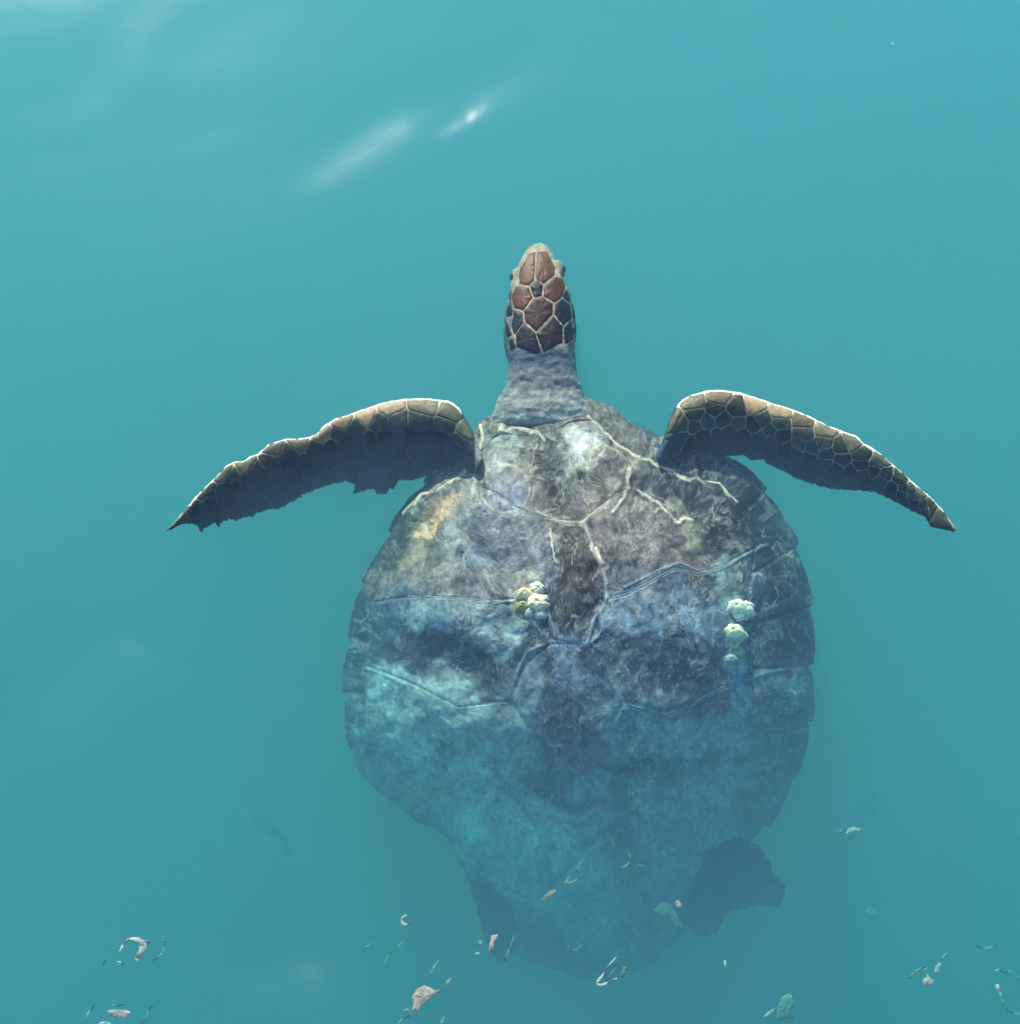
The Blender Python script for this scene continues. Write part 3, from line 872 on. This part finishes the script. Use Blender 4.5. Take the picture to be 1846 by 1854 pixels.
# ---- carapace: bony base with seams, scutes lying on it
nR, nT = 110, 900
rho = np.linspace(0.004, 1, nR) ** .8; th = np.linspace(-math.pi, math.pi, nT, endpoint=False)
RH, TT = np.meshgrid(rho, th, indexing='ij')
rr_ = RH * rim_r(TT) * (1 + .004 * RH * fbm(np.cos(TT) * 30, np.sin(TT) * 30, 61, 3))
PX, PY = CX + rr_ * np.cos(TT), CY + rr_ * np.sin(TT)
top = shell_point(PX, PY, shell_relief(PX, PY) - .0005)
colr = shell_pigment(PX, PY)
v = top.reshape(-1, 3); c3 = colr.reshape(-1, 3)
low = top[-1].copy(); low[:, 2] -= .012
inn = top[int(nR * .93)].copy(); inn[:, 2] -= .05
v = np.vstack([v, low, inn]); c3 = np.vstack([c3, colr[-1] * .8, colr[-1] * .8])
ii = np.arange((nR + 2) * nT).reshape(nR + 2, nT)
F_ = np.stack([ii[:-1], ii[1:], np.roll(ii[1:], -1, 1), np.roll(ii[:-1], -1, 1)], -1).reshape(-1, 4)
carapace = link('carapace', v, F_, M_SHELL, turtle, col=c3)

def scute(poly, lift=.0013, gap=1.0):
    p = resample(poly, step=2.4); p = smooth_closed(p, 2)
    c = np.array([signed(np.array([p[:, 0].mean()]), np.array([p[:, 1].mean()]), poly)[0]]) * 0 + p.mean(0)
    d = c - p; l = np.hypot(d[:, 0], d[:, 1])[:, None]
    p = p + d / l * (gap + 1.1 * fbm(p[:, 0] / 9, p[:, 1] / 9, 500, 3)[:, None])
    n = len(p); size = l.mean()
    m = max(8, int(size / 2.1))
    ss = np.r_[1.0, 1 - 2.5 / size, 1 - 6 / size, np.linspace(1 - 9 / size, .02, m)]
    Q = c + (p - c)[None] * ss[:, None, None]
    depth = (1 - ss)[:, None] * size + 0 * Q[..., 0]
    off = np.where(ss[:, None] == 1.0, -.0012, lift * sstep(-1, 7, depth)) 
    off = off + shell_relief(Q[..., 0], Q[..., 1]) * sstep(0, 4, depth)
    V_ = shell_point(Q[..., 0], Q[..., 1], off).reshape(-1, 3)
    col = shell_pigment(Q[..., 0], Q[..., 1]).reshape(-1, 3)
    i_ = np.arange(len(ss) * n).reshape(len(ss), n)
    F2 = np.stack([i_[:-1], i_[1:], np.roll(i_[1:], -1, 1), np.roll(i_[:-1], -1, 1)], -1).reshape(-1, 4)
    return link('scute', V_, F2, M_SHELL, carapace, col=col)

SCUTES = [
    [(906, 786), (971, 780), (1040, 768), (1066, 758), (1096, 783), (1122, 808), (1140, 838), (1133, 880), (1105, 905), (1055, 947), (1021, 947), (985, 940), (930, 915), (868, 876), (858, 846), (874, 800)],
    [(985, 940), (1021, 947), (1055, 947), (1064, 970), (1080, 1005), (1097, 1060), (1098, 1085), (1082, 1125), (1062, 1165), (1000, 1163), (985, 1110), (986, 1075), (990, 1020)],
    [(1000, 1163), (1062, 1165), (1100, 1200), (1130, 1270), (1080, 1345), (975, 1345), (925, 1270), (955, 1195)],
    [(975, 1345), (1080, 1345), (1110, 1400), (1070, 1490), (1000, 1490), (950, 1410)],
    [(1000, 1490), (1070, 1490), (1160, 1620), (1120, 1700), (1000, 1700), (945, 1630)],
    [(1122, 808), (1157, 829), (1196, 844), (1221, 856), (1243, 868), (1269, 873), (1301, 878), (1330, 912), (1368, 990), (1318, 1022), (1269, 1039), (1221, 1029), (1186, 1048), (1130, 1078), (1098, 1085), (1097, 1060), (1080, 1005), (1055, 947), (1105, 905), (1133, 880), (1140, 838)],
    [(1098, 1085), (1130, 1078), (1186, 1048), (1221, 1029), (1269, 1039), (1318, 1022), (1368, 990), (1352, 1090), (1360, 1235), (1306, 1245), (1260, 1270), (1200, 1290), (1130, 1270), (1100, 1200), (1062, 1165), (1082, 1125)],
    [(1130, 1270), (1200, 1290), (1260, 1270), (1306, 1245), (1360, 1235), (1388, 1340), (1375, 1430), (1310, 1480), (1200, 1440), (1110, 1400), (1080, 1345)],
    [(1110, 1400), (1200, 1440), (1310, 1480), (1300, 1520), (1240, 1590), (1160, 1620), (1070, 1490)],
    [(868, 876), (930, 915), (985, 940), (990, 1020), (986, 1075), (900, 1088), (830, 1083), (740, 1080), (672, 1090), (700, 1010), (735, 930), (789, 888), (830, 870)],
    [(986, 1075), (985, 1110), (1000, 1163), (955, 1195), (925, 1270), (830, 1280), (740, 1235), (660, 1205), (672, 1090), (740, 1080), (830, 1083), (900, 1088)],
    [(925, 1270), (975, 1345), (950, 1410), (860, 1440), (760, 1425), (690, 1370), (662, 1290), (660, 1205), (740, 1235), (830, 1280)],
    [(950, 1410), (1000, 1490), (945, 1630), (885, 1560), (840, 1490), (760, 1425), (860, 1440)],
]
for s in SCUTES: scute(s)
INNER = [(906, 786), (874, 800), (858, 846), (789, 888), (735, 930), (700, 1010), (672, 1090), (660, 1205), (662, 1290), (690, 1370), (760, 1425), (840, 1490),
         (885, 1560), (945, 1630), (1000, 1700), (1120, 1700), (1160, 1620), (1240, 1590), (1300, 1520), (1310, 1480), (1375, 1430),
         (1388, 1340), (1360, 1235), (1352, 1090), (1368, 990), (1330, 912), (1269, 873), (1221, 856), (1157, 829), (1096, 783), (1066, 758), (971, 780)]
_i = resample(INNER, 700); _it = np.arctan2(_i[:, 1] - CY, _i[:, 0] - CX); _ir = np.hypot(_i[:, 1] - CY, _i[:, 0] - CX)
_q = np.argsort(_it); _it = _it[_q]; _ir = _ir[_q]
NM = 26
cuts = [(-math.pi / 2 + .06) + 2 * math.pi * k_ / NM for k_ in range(NM + 1)]
for a, b in zip(cuts[:-1], cuts[1:]):
    u = np.linspace(a, b, 9)
    ww = (u + math.pi) % (2 * math.pi) - math.pi
    ri = np.minimum(np.interp(ww, _it, _ir, period=2 * math.pi), rim_r(ww) * .95)
    down = u if math.sin((a + b) / 2) > 0 else u
    tq = (u - a) / (b - a)
    if math.cos((a + b) / 2) < 0: tq = 1 - tq
    ro = rim_r(ww) * (1.0 + .010 * np.sin(tq * math.pi) ** .5 + .018 * tq + .006 * fbm(u * 14, u * 0, 601, 3))
    poly = [(CX + r * math.cos(t), CY + r * math.sin(t)) for r, t in zip(ri, u)] + \
           [(CX + r * math.cos(t), CY + r * math.sin(t)) for r, t in zip(ro[::-1], u[::-1])]
    s_ = scute(poly, lift=.002, gap=.9)
    s_.name = 'marginal_scute'

# ---- barnacles
def barnacle(px, py, r, h, colour, seed):
    rnd = np.random.RandomState(seed)
    n = 36; c = shell_point(np.array(px, float), np.array(py, float), np.array(.003))
    a = np.linspace(0, 2 * math.pi, n, endpoint=False)
    skx, sky_, sq = rnd.uniform(-.3, .3) * r, rnd.uniform(-.3, .3) * r, rnd.uniform(.7, 1.05)
    lobes = 1 + .08 * np.cos(a * 6 + rnd.rand() * 6) + .03 * rnd.randn(n); r = r * 1.35
    rr = []
    for s, z in [(1.5, -.4), (1.2, .15), (.95, .55), (.7, .85), (.42, 1.0), (.2, 1.0), (.14, .93), (.05, .92)]:
        k_ = lobes if s > .3 else 1
        rr.append(np.stack([c[0] + r * s * k_ * np.cos(a) + skx * z, c[1] + r * s * k_ * np.sin(a) * sq + sky_ * z, c[2] + h * z + .0008 * rnd.randn(n)], -1))
    v, f = loft(rr, n)
    f = f[:-2] + [tuple(range(n)), f[-1]]
    col = np.tile(lin(colour) * .95, (len(v), 1)) * (1 + .1 * rnd.randn(len(v), 1)).clip(.5, 1.4)
    col[-2 * n:] *= .7
    col[:2 * n] *= .6
    o = link('barnacle', v, f, M_BARN, carapace, col=col)
    return o
for b in [(950, 1077, .011, .012, (250, 226, 176), 1), (972, 1090, .013, .012, (252, 234, 190), 2), (946, 1099, .009, .008, (170, 160, 110), 3),
          (972, 1066, .008, .007, (226, 222, 196), 4), (978, 1112, .007, .006, (220, 226, 210), 5), (957, 1108, .006, .006, (214, 226, 210), 6),
          (1334, 1102, .013, .014, (255, 240, 206), 7), (1348, 1103, .010, .010, (255, 242, 210), 8), (1336, 1115, .007, .008, (240, 246, 232), 12),
          (1327, 1145, .012, .016, (255, 236, 190), 9), (1326, 1166, .007, .007, (190, 196, 160), 13), (1334, 1180, .007, .006, (170, 184, 160), 14), (1322, 1192, .008, .005, (160, 176, 156), 15)]:
    barnacle(*b)

# ------------------------------------------------------------------ sky glints built as pale flakes, fish and specks
def glint(outline, z, label, colour, curl=.006, th=.0012, group=None, cat='glints', name='glint_flake', seed=0):
    """a thin curled flake with its own thickness, standing in for a sky glint on a ripple"""
    p = resample(outline, step=1.2); p = smooth_closed(p, 1); c = p.mean(0); n = len(p)
    rr = []
    for s, k_ in [(.04, 1), (.35, 1), (.7, 1), (1, .6), (1, -.6), (.7, -1), (.35, -1), (.04, -1)]:
        q = c + (p - c) * s
        d = (q - c) / (np.abs(p - c).max() + 1e-6)
        zz = z + curl * (d[:, 0] ** 2 - .6 * d[:, 1] * d[:, 0]) + .002 * fbm(q[:, 0] / 6, q[:, 1] / 6, seed, 3)
        w_ = P(q[:, 0], q[:, 1], zz); w_[:, 2] += k_ * th
        rr.append(w_)
    v, f = loft(rr[::-1], n)
    org = P(c[0], c[1], z)
    col = np.tile(lin(colour) * .5, (len(v), 1)) * (1 + .35 * fbm(v[:, 0] * 160, v[:, 1] * 160, seed, 3))[:, None]
    o = link(name, v - org, f, M_GLINT, col=col); o.location = org
    return tag(o, label, cat, group)

def ribbon(pts, wid, z, label, colour, seed=0, th=.0012, group=None, cat='glints', name='glint_strip'):
    """a bent, tapering strip of film following the points, standing in for a ripple glint"""
    p = np.array(pts, float); L_ = np.r_[0, np.cumsum(np.hypot(*np.diff(p, axis=0).T))]; n = max(10, int(L_[-1] / 1.4))
    t = np.linspace(0, L_[-1], n); q = np.stack([spline(L_, p[:, 0], t), spline(L_, p[:, 1], t)], 1)
    w = np.interp(t, L_, wid) * (1 + .35 * fbm(t / 5, t * 0 + seed, seed, 3))
    d = np.gradient(q, axis=0); d /= np.hypot(d[:, 0], d[:, 1])[:, None] + 1e-9; nn = np.stack([-d[:, 1], d[:, 0]], 1)
    rr = []
    for a in np.linspace(0, 2 * math.pi, 10, endpoint=False):
        e = q + nn * (w * math.cos(a))[:, None]
        zz = z + .003 * fbm(e[:, 0] / 8, e[:, 1] / 8, seed, 3) + .003 * math.cos(a) * np.sin(t / 6 + seed)
        v_ = P(e[:, 0], e[:, 1], zz); v_[:, 2] += th * math.sin(a); rr.append(v_)
    G = np.stack(rr, 1); v, f = loft(list(G), 10)
    org = P(q[n // 2, 0], q[n // 2, 1], z)
    col = np.tile(lin(colour) * .5, (len(v), 1)) * (1 + .35 * fbm(v[:, 0] * 160, v[:, 1] * 160, seed, 3))[:, None]
    o = link(name, v - org, f, M_GLINT, col=col); o.location = org
    return tag(o, label, cat, group)

W_ = lambda l: tr(l, 130, 1600, 5.274)
ribbon(W_([(452, 645), (490, 585), (545, 535), (605, 525), (655, 545), (680, 580), (672, 630), (650, 680), (610, 730)]), [1.6, 2.2, 3.2, 4, 4.5, 6, 7, 6, 3], -.006,
       'pale horseshoe-shaped glint at lower left', (206, 226, 212), 1)
ribbon(W_([(690, 590), (710, 560), (745, 560)]), [4, 6, 3.5], -.006, 'small pale lobe at the top right of the horseshoe-shaped glint', (196, 220, 206), 41)
ribbon(W_([(870, 440), (885, 520), (880, 610), (840, 690), (775, 735)]), [.9, 1.4, 1.1, 1.8, .8], -.02, 'faint curved shimmer line right of the horseshoe-shaped glint', (130, 196, 190), 42, cat='shimmer', name='shimmer_line')  # these faint lines model reflections on surface ripples as thin strips
ribbon(W_([(340, 700), (310, 745), (290, 790)]), [.8, 1.6, .8], -.03, 'faint short shimmer line left of the horseshoe-shaped glint', (110, 186, 180), 43, cat='shimmer', name='shimmer_line')
ribbon(W_([(225, 1130), (190, 1195), (150, 1240), (138, 1330)]), [.9, 1.2, 2.2, .9], -.02, 'faint shimmer line left of the flat pinkish-white glint', (140, 204, 196), 44, cat='shimmer', name='shimmer_line')
ribbon(W_([(770, 1160), (730, 1210), (700, 1300), (670, 1335)]), [1.4, 1.6, 1.1, .8], -.035, 'faint shimmer line right of the flat pinkish-white glint', (110, 186, 182), 45, cat='shimmer', name='shimmer_line')
ribbon(W_([(385, 1155), (450, 1160), (525, 1145)]), [1, 1.5, .8], -.04, 'faint shimmer line just above the flat pinkish-white glint', (110, 186, 176), 46, cat='shimmer', name='shimmer_line')
glint(W_([(420, 742), (460, 735), (515, 772), (470, 776)]), -.02, 'tiny pale sliver just below the horseshoe-shaped glint', (150, 214, 204), seed=2)
glint(W_([(335, 1215), (400, 1198), (470, 1205), (530, 1205), (575, 1235), (540, 1262), (515, 1292), (440, 1275), (380, 1262)]), -.006, 'flat pinkish-white glint near the bottom left edge', (204, 206, 198), seed=3)
glint(W_([(250, 1336), (300, 1312), (350, 1318), (385, 1345), (330, 1375), (270, 1370)]), -.008, 'pale green-white glint cut by the bottom left edge', (168, 226, 214), seed=4)
Q_ = lambda l: tr(l, 630, 1630, 3.55)
ribbon(Q_([(375, 92), (352, 110), (352, 145), (375, 158), (402, 140), (405, 125)]), [1.2, 2.4, 3, 2.6, 1.8, .9], -.02, 'small pale hook-shaped scrap left of the turtle\'s hind end', (206, 220, 202), 5)
glint(Q_([(920, 225), (960, 218), (962, 240), (935, 258), (940, 285), (925, 318), (902, 330), (905, 290), (915, 260)]), -.006, 'small pinkish scrap beside the turtle\'s left hind flipper', (226, 204, 188), seed=6)
glint(Q_([(835, 262), (850, 252), (866, 270), (852, 290), (838, 282)]), -.05, 'tiny green-white blob left of the pinkish glint', (150, 214, 190), seed=7)
glint(Q_([(805, 348), (830, 330), (855, 342), (830, 358)]), -.04, 'tiny pale blob below the pinkish glint', (170, 220, 205), seed=8)
glint(Q_([(1000, 380), (1020, 330), (1045, 280), (1062, 215), (1070, 240), (1050, 300), (1035, 350), (1025, 398)]), -.05, 'long thin pale strip beside the left hind flipper', (110, 170, 170), seed=9)
glint(Q_([(410, 620), (440, 570), (490, 545), (530, 560), (560, 580), (590, 570), (592, 592), (540, 620), (490, 665), (460, 690), (445, 722), (408, 715), (420, 670)]), -.006,
      'largest pinkish-white glint, shaped like a torn leaf, near the bottom', (200, 200, 182), seed=10)
glint(Q_([(628, 520), (655, 498), (668, 512), (650, 540), (630, 552)]), -.02, 'small pale drop-shaped glint above right of the torn-leaf glint', (176, 216, 206), seed=11)
glint(Q_([(522, 478), (545, 425), (580, 380), (584, 388), (556, 440), (532, 486)]), -.03, 'thin green-white glint strand above the torn-leaf glint', (124, 200, 192), seed=12)
ribbon(Q_([(236, 402), (250, 368), (312, 304), (382, 238)]), [1.5, 1, .8, .7], -.06, 'long faint shimmer strand below the hook-shaped glint', (130, 194, 188), 13, cat='shimmer', name='shimmer_line')
ribbon(Q_([(100, 330), (115, 300), (155, 275)]), [1, 1.2, .6], -.05, 'short faint shimmer strand far left of the hook-shaped glint', (120, 190, 182), 49, cat='shimmer', name='shimmer_line')
ribbon(Q_([(350, 715), (385, 700), (405, 735)]), [1, 1.5, .8], -.02, 'faint shimmer line below the torn-leaf glint', (130, 200, 186), 50, cat='shimmer', name='shimmer_line')
ribbon(Q_([(400, 740), (345, 765), (320, 790)]), [1, 1.8, .8], -.03, 'wisp of shimmer lowest beneath the torn-leaf glint', (120, 194, 182), 51, cat='shimmer', name='shimmer_line')
glint(Q_([(590, 790), (612, 750), (625, 745), (608, 795)]), -.01, 'thin pale sliver at the bottom edge of the water', (156, 216, 208), seed=14)
ribbon(Q_([(1412, 268), (1424, 322), (1455, 322), (1490, 290), (1524, 238)]), [1.6, 3.2, 2.4, 2, .8], -.16, 'dull pale boomerang-shaped scrap over the turtle\'s tail end', (130, 166, 160), 15)
ribbon(Q_([(1722, 364), (1690, 400), (1650, 460), (1605, 535), (1640, 538), (1690, 518), (1728, 500)]), [.8, 1.6, 1.6, 3, 2.8, 2.2, 1.4], -.008, 'pale arrowhead-shaped scrap just behind the turtle\'s tail', (196, 214, 200), 16)
ribbon(Q_([(1720, 430), (1690, 470), (1660, 515)]), [1.2, 2, 1], -.03, 'dull strip inside the arrowhead-shaped scrap', (110, 146, 138), 47)
glint(Q_([(1750, 480), (1770, 420), (1790, 430), (1788, 462), (1765, 500)]), -.03, 'small dull glint right of the arrowhead-shaped one', (120, 160, 150), seed=17)
T_ = lambda l: tr(l, 1350, 1400, 3.722)
glint(T_([(670, 410), (690, 372), (730, 360), (745, 372), (775, 365), (770, 388), (735, 398), (700, 400)]), -.01, 'pale twin-lobed scrap right of the turtle\'s hind flipper', (166, 222, 208), seed=18)
glint(T_([(612, 405), (640, 378), (665, 372), (640, 400)]), -.03, 'faint sliver beside the twin-lobed glint', (110, 184, 178), seed=19)
glint(T_([(1188, 1390), (1215, 1375), (1222, 1345), (1235, 1372), (1270, 1400), (1240, 1432), (1205, 1436), (1195, 1415)]), -.008, 'round pale knobbly glint at lower right', (190, 220, 196), seed=20)
glint(T_([(1268, 1350), (1275, 1300), (1300, 1270), (1318, 1285), (1305, 1320), (1295, 1355)]), -.012, 'pale upright glint above the round knobbly one', (160, 212, 196), seed=21)
glint(T_([(1310, 1250), (1340, 1212), (1360, 1212), (1325, 1256)]), -.012, 'thin sliver at the top of the lower right cluster', (150, 206, 196), seed=22)
for i_, dy in enumerate((0, 14, 28)):
    glint(T_([(1095, 1362 + dy * .6), (1150, 1322 + dy), (1225, 1290 + dy), (1228, 1296 + dy), (1155, 1330 + dy), (1102, 1370 + dy * .6)]), -.03,
          ('uppermost', 'middle', 'lowest')[i_] + ' of three faint parallel glint strands left of the round knobbly glint', (120, 190, 182), group='faint parallel strands', name='glint_strand', seed=23 + i_)
glint(T_([(1678, 1425), (1700, 1420), (1716, 1458), (1698, 1470), (1684, 1450)]), -.008, 'bright white-green bead of light near the right edge', (196, 236, 220), seed=26)
glint(T_([(1700, 1475), (1722, 1470), (1745, 1545), (1735, 1575), (1712, 1530)]), -.03, 'faint curved strip under the bright bead', (104, 186, 176), seed=27)
glint(T_([(1800, 1385), (1846, 1368), (1846, 1376), (1806, 1394)]), -.02, 'thin pale sliver cut by the right edge', (150, 214, 204), seed=28)
glint(T_([(115, 1645), (150, 1605), (200, 1580), (245, 1555), (205, 1592), (160, 1618), (128, 1650)]), -.012, 'pale thin twig-like sliver near the bottom edge right of centre', (176, 222, 206), seed=29)
glint(T_([(215, 1565), (250, 1500), (320, 1490), (320, 1560), (290, 1600), (330, 1650), (200, 1660)]), -.09, 'dim green filmy patch behind the twig-like sliver', (90, 176, 160), seed=30)
glint(T_([(805, 920), (840, 900), (885, 915), (888, 950), (850, 968), (812, 955)]), -.3, 'faint pale blob deep in the water below the hind flipper', (120, 190, 190), seed=31)
glint([(1309, 1739), (1314, 1739), (1315, 1747), (1311, 1751)], -.005, 'tiny upright white speck right of the tail', (190, 232, 226), seed=32)
glint([(1612, 79), (1617, 78), (1618, 82), (1614, 83)], -.002, 'single white speck near the top right', (245, 250, 250), curl=.001, seed=33)
Z_ = lambda l: tr(l, 800, 1450, 2.84)
glint(Z_([(505, 515), (520, 495), (550, 465), (585, 455), (590, 468), (560, 492), (530, 510)]), -.10, 'tan sliver of glint over the rear of the shell', (206, 186, 146), seed=34)  # warm ripple glints above the shell, modelled as tan and pinkish pieces
ribbon(Z_([(718, 308), (690, 350), (650, 395), (635, 424), (680, 410), (735, 380)]), [.8, 1.5, 1.6, 2.2, 1.3, .8], -.12, 'tan V-shaped glint over the rear of the shell', (190, 180, 146), 35)
ribbon(Z_([(905, 345), (940, 335), (970, 300), (950, 250)]), [1, 2, 2.4, 1.4], -.15, 'pinkish tattered scrap over the rear of the shell', (178, 170, 156), 37)
ribbon(Z_([(975, 300), (1005, 325), (1042, 336)]), [1.6, 1.5, .8], -.15, 'thin pinkish strip of glint right of the tattered scrap', (160, 160, 146), 48)
glint(Z_([(1195, 520), (1215, 508), (1232, 535), (1222, 558), (1205, 545)]), -.02, 'cream fleck of glint beside the right hind flipper', (196, 206, 190), seed=38)
glint(Z_([(1085, 560), (1130, 520), (1180, 530), (1200, 570), (1240, 640), (1250, 665), (1200, 650), (1170, 600), (1120, 590)]), -.22, 'dull olive filmy scrap beside the right hind flipper', (110, 150, 140), seed=39)

def fish(px, py, z, length, head, label):
    n = 24; u = np.linspace(0, 1, 34)
    wdt = .13 * np.sin(np.clip(u, 0, 1) ** .75 * math.pi) ** .8 * (1 - u * .35) + .008
    a = np.linspace(0, 2 * math.pi, n, endpoint=False); rr = []
    for ui, wi in zip(u, wdt):
        bend = .05 * math.sin(ui * 4)
        rr.append(np.stack([np.full(n, (.5 - ui) * length), (np.cos(a) * wi + bend) * length, np.sin(a) * wi * 1.3 * length], -1))
    v, f = loft(rr, n)
    base = P(px, py, z)
    e = empty('fish', tuple(base)); tag(e, label, 'fish')
    def put(nm, vv, ff, c):
        cr, sr = math.cos(head), math.sin(head); vv = np.asarray(vv, float)
        w_ = np.stack([vv[:, 0] * cr - vv[:, 1] * sr, vv[:, 0] * sr + vv[:, 1] * cr, vv[:, 2]], -1)
        o = link(nm, w_, ff, M_FISH, None, col=np.tile(lin(c) * .5, (len(w_), 1))); o.parent = e
    put('body', v, f, (70, 84, 76))
    L = length; t = .004
    tail = [(-.46 * L, .02 * L, 0), (-.66 * L, .05 * L, .14 * L), (-.6 * L, .04 * L, 0), (-.66 * L, .05 * L, -.14 * L)]
    tv = [(x, y - t, z_) for x, y, z_ in tail] + [(x, y + t, z_) for x, y, z_ in tail]
    put('tail_fin', tv, [(0, 1, 2, 3), (7, 6, 5, 4), (0, 4, 5, 1), (1, 5, 6, 2), (2, 6, 7, 3), (3, 7, 4, 0)], (60, 74, 70))
    for s in (-1, 1):
        fv = [(.2 * L, s * .1 * L, 0), (.05 * L, s * .24 * L, -.02), (.0 * L, s * .1 * L, 0)]
        fv = [(x, y, q - .0015) for x, y, q in fv] + [(x, y, q + .0015) for x, y, q in fv]
        put('pectoral_fin', fv, [(0, 1, 2), (5, 4, 3), (0, 3, 4, 1), (1, 4, 5, 2), (2, 5, 3, 0)], (64, 78, 72))
fish(485, 1494, -.85, .12, R(135), 'small dark fish deep in the water left of the turtle')
fish(1568, 1470, -.98, .12, R(60), 'small dark fish deep in the water right of the turtle')
ribbon(T_([(1680, 1330), (1710, 1320), (1735, 1342), (1785, 1328)]), [1, 1.6, 1.4, .8], -.03, 'faint zigzag foam line above the bright bead', (120, 194, 184), 52, cat='shimmer', name='shimmer_line')
ribbon(T_([(1740, 1570), (1775, 1605), (1846, 1620)]), [.9, 1.2, 1], -.03, 'faint foam curve below the bright bead', (110, 186, 178), 53, cat='shimmer', name='shimmer_line')
ribbon(T_([(1540, 1160), (1600, 1178), (1690, 1160)]), [1, 1.6, .8], -.05, 'faint level foam line above the bead near the right edge', (100, 180, 174), 54, cat='shimmer', name='shimmer_line')
ribbon(T_([(215, 1555), (245, 1510), (320, 1492), (322, 1550)]), [.8, 1.4, 1.2, .8], -.04, 'faint foam arc over the twig-like sliver', (104, 184, 170), 55, cat='shimmer', name='shimmer_line')
